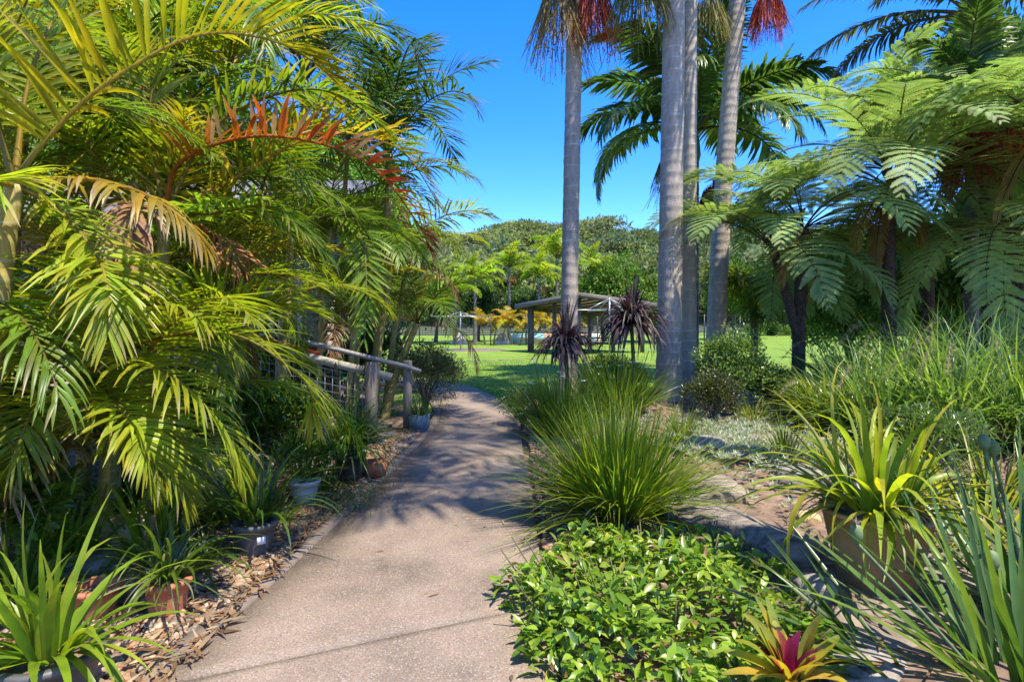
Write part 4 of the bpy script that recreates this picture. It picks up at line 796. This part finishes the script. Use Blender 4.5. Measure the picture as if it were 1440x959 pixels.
# ------------------------------------------------------------------ left bed plants and pots
def lg(px, py): return gp(px, py, .06)
o = thing('potted_strap_lily', 'lime green broad strap leaved plant in a grey pot in the bottom left corner', 'potted plant', lg(72,985)); pot_round(o, .13, .17, .2, 'greypot'); rng = R(110); mb = MB()
strap(mb, rng, 64, (.33,.66), (.026,.042), [(.23,.33,.025),(.18,.29,.02),(.28,.34,.03),(.13,.23,.02)], e=(20,85), droop=(.7,2.4), base=.1, origin=(0,0,.18), seg=8, fold=.25); mb.build('foliage', M['leaf'], o)
o = thing('potted_spider_plant', 'cream striped spider plant in a round terracotta pot on the gravel', 'potted plant', lg(236,858)); pot_round(o, .085, .105, .17, 'terra'); mb = MB(); rng = R(111)
strap(mb, rng, 80, (.2,.42), (.010,.016), [(.14,.2,.05),(.32,.34,.2),(.10,.17,.04)], e=(10,80), droop=(.8,2.2), base=.06, origin=(0,0,.16), seg=7); 
strap(mb, rng, 26, (.4,.62), (.016,.024), [(.10,.18,.02),(.14,.22,.03)], e=(30,75), droop=(1.,2.4), base=.06, origin=(0,0,.16), seg=8); mb.build('foliage', M['leaf'], o)
o = thing('terracotta_pot', 'half hidden terracotta pot left of the spider plant', 'pot', lg(135,862)); pot_round(o, .085, .11, .15, 'terra')
o = thing('potted_strap_lily', 'dark green strap leaved plant in a grey pot beside the boulder', 'potted plant', lg(358,775)); pot_round(o, .10, .13, .2, 'greypot'); mb = MB(); rng = R(112)
strap(mb, rng, 75, (.4,.75), (.02,.032), [(.055,.12,.02),(.08,.16,.02),(.11,.19,.025)], e=(30,85), droop=(.6,2.), base=.08, origin=(0,0,.19), seg=8); mb.build('foliage', M['gloss'], o)
mb = MB(); box(mb, (.09,-.105,.11), (.05,.004,.045), rz=.65, col=(.7,.7,.68)); mb.build('plant_tag', M['attr'], o)
o = thing('potted_bush', 'light green leafy plant in a pale round pot near the ramp', 'potted plant', lg(428,704)); pot_round(o, .09, .12, .18, 'whitepot'); mb = MB(); rng = R(113)
shrub_leaves(mb, rng, 900, .3, .3, .25, (.04,.08), (.015,.03), [(.09,.17,.025),(.13,.21,.03),(.06,.13,.02)], 10, (0,0,.36)); strap(mb, rng, 50, (.3,.55), (.012,.02), [(.07,.14,.02),(.10,.18,.03)], e=(30,80), droop=(.8,2), base=.08, origin=(0,0,.19)); mb.build('foliage', M['gloss'], o)
o = thing('potted_clivia', 'fountain of dark strappy leaves in a black pot by the deck boards', 'potted plant', lg(492,676)); pot_round(o, .10, .14, .26, 'blackpot'); mb = MB(); rng = R(114)
strap(mb, rng, 230, (.45,.78), (.016,.026), [(.05,.10,.02),(.07,.14,.02),(.10,.17,.025),(.04,.085,.02)], e=(25,88), droop=(1.4,3.4), base=.09, origin=(0,0,.27), seg=9); mb.build('foliage', M['gloss'], o)
mb = MB(); strap(mb, rng, 5, (.6,.75), (.008,.01), [(.16,.22,.05)], e=(55,70), droop=(.0,.3), base=.04, az=(-.4,.6), origin=(0,0,.27)); mb.build('flower_stalk', M['leaf'], o)['kind'] = 'stuff'
o = thing('terracotta_planter', 'square terracotta planter behind the black potted fountain plant', 'pot', lg(527,668)); mb = MB(); h = .14
def square_pot(mb, a0, a1, h, th=.014):
    v = []
    for a, z in ((a0,0),(a1,h),(a1-th,h),(a1-th-.004,h-.05)): v += [(-a,-a,z),(a,-a,z),(a,a,z),(-a,a,z)]
    q = [[0,3,2,1]]+[[k*4+j, k*4+(j+1)%4, k*4+4+(j+1)%4, k*4+4+j] for k in range(3) for j in range(4)]+[[12,13,14,15]]
    mb.add(v, q)
square_pot(mb, .08, .115, h); mb.build('planter_body', M['terra'], o)
o.rotation_euler.z = .5
o = thing('potted_strap_lily', 'small strappy plant in a blue grey square planter beside the rail post', 'potted plant', gp(590,608)); mb = MB(); square_pot(mb, .12, .135, .26); mb.build('pot', M['bluepot'], o); mb = MB(); rng = R(115)
strap(mb, rng, 60, (.25,.5), (.014,.02), [(.05,.10,.03),(.08,.14,.04)], e=(25,85), droop=(.8,2.), base=.08, origin=(0,0,.24)); mb.build('foliage', M['gloss'], o)
for k, (px, py, s, lab) in enumerate([(405,640,1.,'leafy green undergrowth below the wire mesh panel'),(330,660,1.1,'leafy green undergrowth behind the boulder')]):
    o = thing('undergrowth_plant', lab, 'plant', lg(px, py)); mb = MB(); rng = R(120+k)
    shrub_leaves(mb, rng, 1300, .45*s, .35*s, .38*s, (.05,.10), (.018,.035), [(.06,.13,.02),(.10,.18,.025),(.045,.09,.02)], 12, (0,0,.25)); strap(mb, rng, 70, (.3,.6), (.012,.02), [(.07,.14,.02)], e=(30,80), droop=(.8,2), base=.2); mb.build('foliage', M['gloss'], o)
o = thing('creeping_plant', 'pale green creeping plant sprawling on the gravel by the path', 'plant', lg(490,706)); mb = MB(); rng = R(123); n = 900; xy = rng.normal(0,1,(n,2))*[.14,.2]
strips(mb, np.concatenate([xy, rng.uniform(.0,.08,(n,1))],1), rng.normal(0,.6,(n,3))+[0,0,.5], rng.normal(size=(n,3)), rng.uniform(.02,.045,n), .009, seg=2, droop=.4, c0=jit((.17,.19,.06), n, rng, .35)); mb.build('foliage', M['dull'], o)
for k, (c_, s_, lab) in enumerate([((-3.1,4.9,.1),1.,'leafy green understorey bush behind the low golden cane'),((-2.5,6.0,.05),.85,'leafy green understorey bush below the deck boards of the ramp'),((-4.2,4.3,.1),1.2,'leafy green understorey bush at the far left below the canes'),((-3.0,3.1,.1),.8,'leafy green understorey bush at the left edge, nearest the camera')]):
    o = thing('understorey_bush', lab, 'shrub', c_, group='understorey bushes below the canes'); mb = MB(); rng = R(140+k); stems(mb, rng, 9, .4*s_, .35*s_, .8*s_); mb.build('branches', M['bark'], o); mb = MB()
    shrub_leaves(mb, rng, 2600, .65*s_, .5*s_, .55*s_, (.07,.14), (.02,.04), [(.10,.19,.025),(.15,.25,.03),(.075,.14,.02)], 14, (0,0,.5*s_), seg=4); mb.build('foliage', M['gloss'], o)
for k, (px, py, lab) in enumerate([(285,800,'small strappy seedling between spider plant and grey pot'),(395,735,'small strappy seedling right of the boulder plant'),(455,690,'small strappy seedling left of the black pot')]):
    o = thing('strappy_seedling', lab, 'plant', lg(px, py), group='seedlings in the gravel'); mb = MB(); rng = R(150+k); strap(mb, rng, 34, (.18,.42), (.01,.018), [(.10,.18,.02),(.15,.24,.03)], e=(20,80), droop=(.8,2.2), base=.06, seg=6); mb.build('foliage', M['leaf'], o)
for k, (px, py, s_, lab) in enumerate([(95,790,1.,'arching lime strap plant below the low cane fronds, left of the yellowish stone'),(205,770,.9,'arching strap plant between the yellowish stone and the boulder'),(15,850,1.,'strap plant at the left edge behind the corner pot'),(320,735,.8,'arching strap plant in front of the grey boulder')]):
    o = thing('strap_lily', lab, 'plant', lg(px, py), group='strap lilies below the canes'); mb = MB(); rng = R(160+k); strap(mb, rng, 70, (.35*s_,.75*s_), (.016,.03), [(.13,.22,.02),(.19,.28,.025),(.24,.32,.03),(.10,.18,.02)], e=(25,86), droop=(.7,2.2), base=.12, seg=7); mb.build('foliage', M['leaf'], o)
# strappy undergrowth below the canes
for k, (px, py, lab) in enumerate([(180,720,'strappy dark undergrowth at the foot of the leaning cane stem'),(30,760,'strappy dark undergrowth at the left edge under the canes'),(260,790,'strappy lime seedling between terracotta pot and boulder')]):
    o = thing('strappy_undergrowth', lab, 'plant', lg(px, py)); mb = MB(); rng = R(126+k)
    strap(mb, rng, 80 if k < 2 else 22, (.3,.75), (.014,.026), [(.05,.10,.02),(.09,.16,.02),(.12,.19,.02)], e=(25,85), droop=(.6,1.8), base=.16); mb.build('foliage', M['leaf'], o)
# grey leaved bush beyond the posts
shrub('grey green small leaved bush at the end of the handrail', np.array([-1.45,9.6,0]), (.68,.7,.85), 8200, (.035,.065), (.012,.02), [(.11,.14,.07),(.16,.19,.10),(.075,.10,.045),(.06,.085,.03)], 130, 'dull')
shrub('grey green bush leaning over the path bend', np.array([-1.75,11.4,0]), (.75,.7,.72), 6200, (.035,.065), (.012,.02), [(.11,.14,.07),(.15,.18,.09),(.075,.10,.045)], 131, 'dull')
shrub('dark leafy shrub behind the cane palm stems', np.array([-2.6,10.6,0]), (.9,.7,1.1), 4200, (.06,.11), (.025,.045), [(.03,.065,.015),(.05,.10,.02),(.07,.13,.02)], 132, 'gloss')
shrub('dark leafy shrub below the ramp rail', np.array([-3.6,8.9,0]), (1.,.6,.9), 3600, (.06,.11), (.025,.045), [(.03,.065,.015),(.05,.10,.02)], 133, 'gloss')

# ------------------------------------------------------------------ ramp, rail, house
o = thing('ramp_railing', 'sloping handrail with two timber posts, grey tube and wire mesh panel', 'railing', (-1.5,8.1,0)); O = np.array([-1.5,8.1,0])
P2 = PX(572,515,8.1); P1 = np.array([-1.95,7.88,1.05]); EE = np.array([-3.95,6.9,1.69])
def post(p, r, ztop, label=None):
    mb = MB(); tube(mb, [(p[0],p[1],-.1),(p[0],p[1],.5),(p[0],p[1],ztop-.02),(p[0],p[1],ztop)], [r,r,r,r*.93], 16); q = mb.build('post', M['wood'], o, smooth=False)
    if label: q['label'] = label
    q.location = -O
    return q
post(P2+[0,.06,0], .065, 1.02, 'slimmer post at the path end'); post(P1, .085, 1.02, 'thick round post with flat top')
post((-3.0,7.38,0), .07, 1.3); 
u = nrm(EE-P2)
mb = MB(); tube(mb, [P2-u*.22+[0,-.06,-.02], P2+[0,-.06,0], (P2+EE)/2+[0,-.05,.0], EE], .033, 12); q = mb.build('handrail', M['rail'], o, smooth=True, loc=-O)
mb = MB(); tube(mb, [P1+u*.75+[0,.1,-.10], P1+u*1.3+[0,.1,-.08], EE+[0,.1,-.08]], .028, 10); mb.build('red_rail', M['red'], o, smooth=True, loc=-O)
mb = MB(); beam(mb, P1-u*.27+[0,.1,-.19], EE+[0,.1,-.2], .045, .11); mb.build('lower_rail', M['woodx'], o, loc=-O)
mb = MB(); a = P1+u*.05+[0,.09,-.27]; b = P1+u*1.9+[0,.09,-.27]
for k in range(19): p = a+(b-a)*k/18; tube(mb, [p, p+[0,0,-.62]], .0038, 5)
for k in range(7): beam(mb, a+[0,0,-.1*k-.01], b+[0,0,-.1*k-.01], .006, .006)
mb.build('mesh_panel', M['galv'], o, loc=-O)
o = thing('boardwalk', 'weathered timber boardwalk meeting the path beside the rail posts', 'boardwalk', (-1.5,7.2,0)); O = np.array([-1.5,7.2,0])
mb = MB()
for k in range(14):
    y0 = 6.05+k*.135; xr = np.interp(y0, PL[:,1], PL[:,0])-.15
    box(mb, ((xr-2.6)/2-O[0], y0-O[1], .035), (xr+2.6, .125, .035))
    
mb.build('deck_board', M['deck'], o)['kind'] = 'stuff'
mb = MB(); b0 = np.array([-2.2,7.35,.04]); b1 = np.array([-4.4,6.3,.66]); sd_ = nrm(np.cross(b1-b0,(0,0,1)))
for k in range(20):
    p = b0+(b1-b0)*(k+.5)/20; beam(mb, p-sd_*-.0-O, p-sd_*1.1*-1-O, .105, .03) if False else beam(mb, p-O+[0,.1,0], p-O+[.45,1.05,0], .11, .03)
mb.build('ramp_board', M['deck'], o)['kind'] = 'stuff'
# house
o = thing('house', 'grey weatherboard house with a picket verandah hidden behind the palms', 'house', (-6.5,10.5,0))
def hb(name, parts, mat, parent=None):
    mb = MB()
    for c, s in parts: box(mb, np.array(c)-[6.5*-1+0, 10.5, 0] if False else np.array(c)-np.array([-6.5,10.5,0]), s)
    q = mb.build(name, M[mat], o if parent is None else parent); return q
hb('wall', [((-7.2,12.2,1.9),(7.0,.2,3.8))]+[((-7.2,12.085,.2+k*.18),(7.0,.03,.165)) for k in range(20)], 'wallpaint')
hb('verandah_floor', [((-7.2,11.1,.86),(7.0,1.9,.1))], 'deck')
hb('fascia_board', [((-7.2,10.12,.72),(7.0,.06,.30)),((-7.2,10.13,.42),(7.0,.05,.22))], 'pinkboard')
hb('picket_rail', [((-7.2,10.2,1.85),(7.0,.08,.08))]+[((-10.6+k*.17,10.2,1.36),(.09,.03,.92)) for k in range(41)], 'picket')
for x in (-3.8,-6.0,-8.2,-10.4): hb('verandah_post', [((x,10.3,1.75),(.12,.12,3.5))], 'picket')
mb = MB(); 
v = [(-11.2,9.6,3.35),(-3.1,9.6,3.35),(-3.1,13.0,4.7),(-11.2,13.0,4.7)]; v = np.array(v)-[-6.5,10.5,0]; v = np.concatenate([v, v+[0,0,.12]])
mb.add(v, [[0,1,2,3],[4,7,6,5],[0,4,5,1],[1,5,6,2],[2,6,7,3],[3,7,4,0]]); mb.build('roof', M['roofmetal'], o)
w_ = hb('window', [((-5.4,12.05,2.15),(1.5,.05,.08)),((-5.4,12.05,1.05),(1.5,.05,.08)),((-6.11,12.05,1.6),(.08,.05,1.02)),((-4.69,12.05,1.6),(.08,.05,1.02)),((-5.4,12.05,1.6),(.05,.05,1.02))], 'picket')
gl, nt, b = newmat('dark_glass'); b.inputs['Base Color'].default_value = (.02,.025,.03,1); b.inputs['Roughness'].default_value = .08; M['glass'] = gl
hb('pane', [((-5.4,12.066,1.6),(1.34,.006,1.02))], 'glass', w_)

# ------------------------------------------------------------------ middle distance: pergola, hoists, fence, mural
o = thing('pergola', 'dark timber open sided pergola with a tilted roof on the lawn', 'pergola', (3.9,30.5,0)); O = np.array([3.9,30.5,0])
CN, CL, CR = np.array([3.17,26.9,2.98]), np.array([.15,31.5,2.56]), np.array([7.7,29.8,2.56]); CF = CL+CR-CN
ua = nrm(CL-CN); ub = nrm(CR-CN); La = np.linalg.norm(CL-CN); Lb = np.linalg.norm(CR-CN)
mb = MB(); v = np.array([CN,CR,CF,CL])-O; v = np.concatenate([v+[0,0,.0], v+[0,0,.05]]); mb.add(v, [[3,2,1,0],[4,5,6,7],[0,1,5,4],[1,2,6,5],[2,3,7,6],[3,0,4,7]]); mb.build('roof', M['roofmetal'], o)
for a, b in ((CN,CL),(CN,CR),(CL,CF),(CR,CF)):
    mb = MB(); beam(mb, a-O+[0,0,-.10], b-O+[0,0,-.10], .05, .22); mb.build('fascia_beam', M['roofwood'], o)
for k in range(1,8):
    mb = MB(); p = CN+ub*Lb*k/8-O+[0,0,-.085]; beam(mb, p, p+ua*La, .06, .15); mb.build('rafter', M['roofwood'], o)
for s_, t_ in ((.12,.1),(.12,.9),(.88,.1),(.88,.9),(.5,.12),(.5,.88)):
    p = CN+ua*La*s_+ub*Lb*t_; mb = MB(); box(mb, (p[0]-O[0], p[1]-O[1], (p[2]-.1)/2), (.16,.16,p[2]-.12), rz=.6); mb.build('post', M['roofwood'], o)
p = PX(748,495,31.)
mb = MB(); box(mb, (p[0]-O[0], p[1]-O[1], 1.22), (.16,.16,2.46), rz=.6); mb.build('post', M['roofwood'], o)
o = thing('picnic_table', 'timber picnic table with benches in the shade of the pergola', 'table', (4.6,31.3,.02), .6)
mb = MB(); box(mb, (0,0,.74), (2.4,.8,.05)); mb.build('table_top', M['roofwood'], o)
for y in (-.7,.7): mb = MB(); box(mb, (0,y,.44), (2.4,.28,.05)); mb.build('bench', M['roofwood'], o)
for x in (-.8,.8):
    mb = MB(); beam(mb, (x,-.65,.0), (x,-.15,.71), .08, .06); beam(mb, (x,.65,.0), (x,.15,.71), .08, .06); beam(mb, (x,-.8,.385), (x,.8,.385), .06, .055); mb.build('leg', M['roofwood'], o)
def hoist(label, x, y, z, r, h, rot):
    o = thing('clothes_hoist', label, 'clothes line', (x,y,0), rot, group='rotary clothes hoists on the lawn')
    mb = MB(); tube(mb, [(0,0,-.05),(0,0,z*.6),(0,0,z+h)], .035, 10); mb.build('pole', M['galv'], o)
    for k in range(4):
        a = k*math.pi/2; e = np.array([math.cos(a)*r, math.sin(a)*r, z]); mb = MB(); tube(mb, [(0,0,z),e], .022, 8); tube(mb, [(0,0,z+h-.02), e*[.55,.55,1]], .015, 6); mb.build('arm', M['galv'], o)
    mb = MB()
    for q in (.35,.5,.65,.8,.97):
        for k in range(4):
            a = k*math.pi/2; b = a+math.pi/2; beam(mb, (math.cos(a)*r*q,math.sin(a)*r*q,z+.025),(math.cos(b)*r*q,math.sin(b)*r*q,z+.025), .011, .011)
    mb.build('clothes_line', M['galv'], o)
hoist('grey rotary clothes hoist standing alone on the left of the lawn', -2.95, 32.6, 1.95, 1.65, .28, .4)
hoist('grey rotary clothes hoist in front of the pergola', (857-720)*24.5/800, 24.5, 2.12, 2.0, .52, .35)
mb = MB(); lathe(mb, [(.001,.03),(1.9,.03),(1.9,0)], 32, c=(-2.2,33.2,.0)); tag(mb.build('concrete_pad', M['edging']), kind='structure')
mb = MB()
for k in range(8): box(mb, (-2.2+k*.62, 23.+k*.28, .012), (.45,.4,.03), rz=.3)
tag(mb.build('stepping_path', M['edging']), kind='structure')
# fence
o = thing('mesh_fence', 'tall black mesh fence along the far side of the lawn', 'fence', (0,40,0)); x0, x1 = -14, 16
mb = MB()
for k in range(0, int((x1-x0)/.22)): box(mb, (x0+k*.22, 0, 1.1), (.007,.007,2.1))
for z in (.12,.75,1.4,2.1): box(mb, ((x0+x1)/2,-.02,z), (x1-x0,.022,.03))
mb.build('mesh_panel', M['black'], o)
for k in range(13): mb = MB(); box(mb, (x0+k*2.5,-.06,1.1), (.07,.07,2.2)); mb.build('post', M['black'], o)
o = thing('painted_wall', 'low wall painted with pastel teal orange and pink blocks behind the fence', 'wall', (3.2,42.5,0)); mb = MB(); box(mb, (0,0,.45), (6.8,.2,.9)); mb.build('wall_face', M['mural'], o); mb = MB(); box(mb, (0,0,.93), (6.9,.26,.06)); mb.build('coping', M['edging'], o)
# low pale mounds (covered tents) behind the fence
for k, (px, w_, lab) in enumerate([(645,1.6,'pale canvas ridge shape behind the fence beside the lone hoist'),(706,1.8,'pale canvas ridge shape behind the fence left of the painted wall')]):
    x = (px-720)*42/800; mb = MB(); v = [(-w_*.4,-.5,0),(w_*.4,-.5,0),(w_*.4,.5,0),(-w_*.4,.5,0),(-w_*.1,0,.85),(w_*.1,0,.85)]; mb.add(v, [[0,1,5,4],[2,3,4,5]], [[1,2,5],[3,0,4]]); tag(mb.build('canvas_cover', M['whitepot'], None, loc=(x,42,0)), lab, 'tent')

# ------------------------------------------------------------------ background palms and trees
BP = dict(pairs=34, W=.09, Lmax=.6, L=2.2, mat='leaf', r0=.03, seg=3)
bg_f = [palm_mesh(700+v, e0=[66,55,75,45][v], e1=[-50,-62,-20,-70][v], c=[LIME*.95,GREEN*1.6,LIME*1.1,GREEN*1.4][v], ctip=LIME*1.1, rc=(.2,.2,.04), droop=1., **BP) for v in range(4)]
yel_f = [palm_mesh(710+v, e0=[70,55,78][v], e1=[-40,-55,-10][v], c=[YEL*.9,GOLD*1.4,YEL*1.1][v], ctip=YEL, rc=(.4,.25,.03), droop=.6, **BP) for v in range(3)]
for k, (px, py, d, s, lab) in enumerate([(668,405,44,1.3,'bright palm behind the lone hoist'),(716,385,47,1.25,'palm with orange fruit left of the palm row'),(758,400,45,1.15,'left palm of the bright row behind the pergola'),(783,372,48,1.45,'tallest palm of the bright row behind the pergola'),(832,395,45,1.3,'right palm of the bright row behind the pergola'),(640,425,41,1.1,'low palm at the left end of the lawn')]):
    b = PX(px,455,d); b[2] = 0; t = PX(px,py,d)
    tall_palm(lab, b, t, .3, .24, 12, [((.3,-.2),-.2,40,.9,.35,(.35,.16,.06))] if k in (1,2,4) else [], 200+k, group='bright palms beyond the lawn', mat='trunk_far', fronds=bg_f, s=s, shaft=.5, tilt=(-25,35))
for k, (px, d, lab) in enumerate([(694,41.5,'yellow cane palm behind the fence, left one'),(732,41.,'yellow cane palm behind the fence at the painted wall end'),(768,44.5,'yellow cane palm behind the painted wall'),(800,44.5,'yellow green cane palm behind the pergola post')]):
    cane_clump(lab, ((px-720)*d/800, d, 0), [(0,0,.2,0,1.1,.07),(.6,.2,.3,0,1.4,.06),(-.6,.1,-.3,0,1.3,.06)], 230+k, fl=yel_f, group='yellow cane palms behind the fence', nf=7, dead=0, s=.8)
tree_v = {}
def crown_mesh(key, n, cols, seed, ls=.10, mat='dull', lobes=18):
    rng = R(seed); mb = MB(); p, d = crown_pts(rng, n, lobes, .95); cc = np.array(cols)[rng.integers(0,len(cols),n)]*rng.uniform(.7,1.3,(n,1))
    strips(mb, p, nrm(d*.8+rng.normal(0,.6,(n,3))), rng.normal(size=(n,3))+[0,0,.6], ls*rng.uniform(.6,1.2,n), ls*.62*rng.uniform(.6,1.2,n), seg=2, droop=.4, prof=[.3,1,.2], c0=cc)
    tree_v[key] = mb.mesh('crown', M[mat])
crown_mesh('dark', 6500, [(.072,.130,.033),(.098,.169,.039),(.130,.202,.052)], 801)
crown_mesh('dark2', 6500, [(.078,.130,.039),(.111,.176,.046),(.065,.111,.036)], 802)
crown_mesh('lime', 6500, [(.12,.21,.025),(.16,.25,.03),(.09,.17,.02)], 803)
crown_mesh('mid', 6500, [(.125,.225,.031),(.163,.263,.037),(.094,.175,.031)], 804)
crown_mesh('limey', 6500, [(.20,.25,.03),(.15,.23,.025),(.26,.26,.03)], 805)
crown_mesh('near_mid', 17000, [(.173,.324,.051),(.243,.405,.061),(.132,.254,.051)], 806, ls=.055, lobes=30)
crown_mesh('near_dark', 17000, [(.123,.224,.056),(.179,.314,.067),(.224,.358,.078)], 807, ls=.055, lobes=30)
def tree(label, x, y, h, r, key, seed, group='trees beyond the lawn', name='tree', zc=.6, flat=1.):
    o = thing(name, label, 'tree', (x,y,0), group=group); rng = R(seed); zc = h*zc
    trunk(o, [(0,0,-.2),(rng.normal(0,.1),0,zc*.5),(0,0,zc)], .05*h*.5+.03, .05, M['bark'], n=14, sides=10, flare=1.4)
    mb = MB()
    for k in range(7):
        a = k*2.4; e = np.array([math.cos(a)*r*.55, math.sin(a)*r*.55, zc+rng.uniform(-.1,.3)*h*.5]); tube(mb, curve([(0,0,zc*rng.uniform(.45,.8)), e*[.5,.5,.93], e], 8), np.linspace(.05,.015,8), 6)
    mb.build('limb', M['bark'], o)['kind'] = 'stuff'
    link('crown', tree_v[key], o, (0,0,zc), (0,0,rng.uniform(0,6.28)), (r, r, (h-zc)*1.15*flat)); return o
for k, (px, d, h, r, key, lab) in enumerate([
   (612,46,5.6,3.0,'dark','dark tree behind the low palm at the left end of the lawn'),(672,50,5.8,2.6,'dark2','dark tree behind the lone hoist'),(735,52,5.2,2.4,'dark','dark tree behind the yellow canes'),
   (812,52,6.,2.8,'mid','green tree behind the bright palm row'),(868,44,7.,2.5,'lime','bright lime tree rising behind the pergola roof'),(905,47,6.,2.6,'lime','bright lime tree left of the thick palm'),(850,50,7.8,2.2,'limey','yellow green tree crown above the lime tree'),
   (925,44,4.2,2.2,'mid','green bushy tree behind the pergola end'),(560,44,6.5,3.2,'mid','green tree seen between cane stems'),
   (1030,50,7.5,3.2,'lime','lime green tree right of the leaning palm'),(1085,66,10.,4.6,'dark','dark tree at the far edge of the right lawn'),(1150,64,11.,5.,'dark2','dark tree behind the twin tree fern trunk'),(1215,62,11.5,5.2,'mid','green tree behind the tall tree fern'),
   (1290,60,10.5,5.,'dark','dark tree behind the leaning tree fern trunk'),(1370,58,11.,5.,'mid','green tree behind the strappy grasses'),(1440,54,11.,5.,'dark2','dark tree at the right edge'),(1520,50,11.,5.,'mid','green tree outside the bed at far right'),(1640,50,10.,5.,'dark','dark tree past the right edge of the lawn'),(1780,48,11.,5.5,'mid','green tree past the right edge of the lawn'),(1960,46,10.,5.5,'dark2','dark tree farthest past the right edge')]):
    tree(lab, (px-720)*d/800, d, h, r, key, 850+k, zc=.5)
for k, (px, d, h, r, key, lab) in enumerate([(1190,15,3.6,1.5,'near_mid','leafy bush tree behind the twin tree fern'),(1285,14.5,4.6,1.7,'near_dark','dark bush tree behind the hanging dead fronds'),(1370,13.5,5.2,1.8,'near_mid','green bush tree behind the silvery palm'),(1450,12,5.5,1.8,'near_dark','dark bush tree at the right edge behind the ferns'),(1340,17,3.4,1.5,'near_mid','bright bush tree between the fern trunks')]):
    tree(lab, (px-720)*d/800, d, h, r, key, 880+k, group='bush trees behind the ferns', zc=.45)
tree('leafy tree rising behind the highest tree fern in the upper right corner', 11.6, 12.6, 9.2, 2.6, 'near_mid', 888, group='bush trees behind the ferns', zc=.62)
for k, (x, y, h, r_, key, lab) in enumerate([(-9.5,15.5,8.5,3.4,'near_dark','dark tree behind the house at the far left'),(-5.6,16.5,8.,3.,'near_mid','green tree behind the house roof'),(-13,12.5,9.,3.6,'near_dark','dark tree beyond the left end of the house')]):
    tree(lab, x, y, h, r_, key, 890+k, group='trees behind the house', zc=.5)
for k in range(9):
    px = [1058,1086,1112,1140,1168,1196,1230,1265,1300][k]; d = 60
    o = thing('hedge_shrub', ['round low shrub','taller clipped shrub','pale low shrub'][k%3]+' at the far lawn edge, '+['first','second','third'][k//3]+' trio from the left', 'shrub', ((px-720)*d/800, d, .2), group='shrubs at the far lawn edge'); link('crown', tree_v[['mid','dark','mid'][k%3]], o, (0,0,.5), (0,0,k*1.3), (1.3,1.1,[1.1,1.6,.9][k%3]))
tree('lone gum tree standing out on the hill ridge', 842*0+(846-720)*215/800, 215, 8, 4.2, 'dark', 899, group='trees on the ridge', zc=.6)
bpy.data.objects[[x.name for x in col.objects if x.get('label')=='lone gum tree standing out on the hill ridge'][0]].location.z = float(hillz(34,215))+3
for k, (px, lab) in enumerate([(1366,'red fruiting palm half hidden among the ferns'),]):
    d = 9.9; b = PX(px,455,d); b[2] = 0; t = PX(px,195,d)
    tall_palm(lab, b, t, .22, .18, 9, [((-.3,-.4),.05,260,1.2,.5,(.36,.06,.03)),((.3,-.4),.05,160,1.1,.4,(.40,.13,.04))], 260, mat='trunk_far', fronds=mid_f, s=.7, shaft=.5)
# a thin pale wire through the ferns
mb = MB(); tube(mb, curve([PX(1285,246,10.4), PX(1350,247,10.2), PX(1415,244,10.)], 12), .009, 6); tag(mb.build('wire', M['whitepot']), 'thin pale cord strung between the tree ferns', 'cord')
# grass blades at the near edge of the lawn
rng = R(901); n = 26000; y = 10.5+13*rng.random(n)**1.6; x = rng.uniform(-.25,.12,n)*y*1.1
px_ = np.interp(y, PR[:,1], PR[:,0]); ok = (x > px_+.05)|(y > 16.5); x, y = x[ok], y[ok]; n = len(x)
mb = MB(); strips(mb, np.stack([x,y,np.full(n,.015)],-1), rng.normal(0,.4,(n,3))+[0,0,1], rng.normal(size=(n,3)), rng.uniform(.03,.06,n), .012, seg=1, droop=.3, prof=[1,.3], c0=jit((.16,.26,.03), n, rng, .3)); tag(mb.build('grass', M['leaf']), kind='stuff')

# ------------------------------------------------------------------ light, sky, camera
sx, sy, el = .76, -.65, rad(66)
w = bpy.data.worlds.new('World'); sc.world = w; w.use_nodes = True; nt = w.node_tree; bg = nt.nodes['Background']
sk = nt.nodes.new('ShaderNodeTexSky'); sk.sky_type = 'NISHITA'; sk.sun_disc = False; sk.sun_elevation = el; sk.sun_rotation = math.atan2(sx, sy); sk.ozone_density = 8.; sk.dust_density = .5; sk.air_density = 1.; sk.altitude = 600
hs = nt.nodes.new('ShaderNodeHueSaturation'); hs.inputs['Saturation'].default_value = 1.28; hs.inputs['Hue'].default_value = .515; hs.inputs['Value'].default_value = .88; nt.links.new(sk.outputs[0], hs.inputs['Color']); nt.links.new(hs.outputs[0], bg.inputs[0]); bg.inputs[1].default_value = .15
l = bpy.data.lights.new('sun', 'SUN'); l.energy = 3.1; l.angle = rad(.53); l.color = (1,.92,.78); so = bpy.data.objects.new('sun', l); col.objects.link(so)
so.rotation_euler = Vector((sx*math.cos(el), sy*math.cos(el), math.sin(el))).to_track_quat('Z', 'Y').to_euler()
cam = bpy.data.cameras.new('camera'); co = bpy.data.objects.new('camera', cam); col.objects.link(co); co.location = (0,0,1.55); co.rotation_euler = (rad(90),0,0)
cam.sensor_width = 36; cam.lens = 20.; cam.shift_y = -24.5/1440; cam.clip_end = 2000; cam.clip_start = .05
sc.camera = co
sc.view_settings.view_transform = 'Standard'; sc.view_settings.look = 'None'; sc.view_settings.gamma = 1; sc.view_settings.exposure = 1.83
sc.cycles.max_bounces = 10; sc.cycles.transmission_bounces = 4; sc.cycles.diffuse_bounces = 7; sc.cycles.use_denoising = True
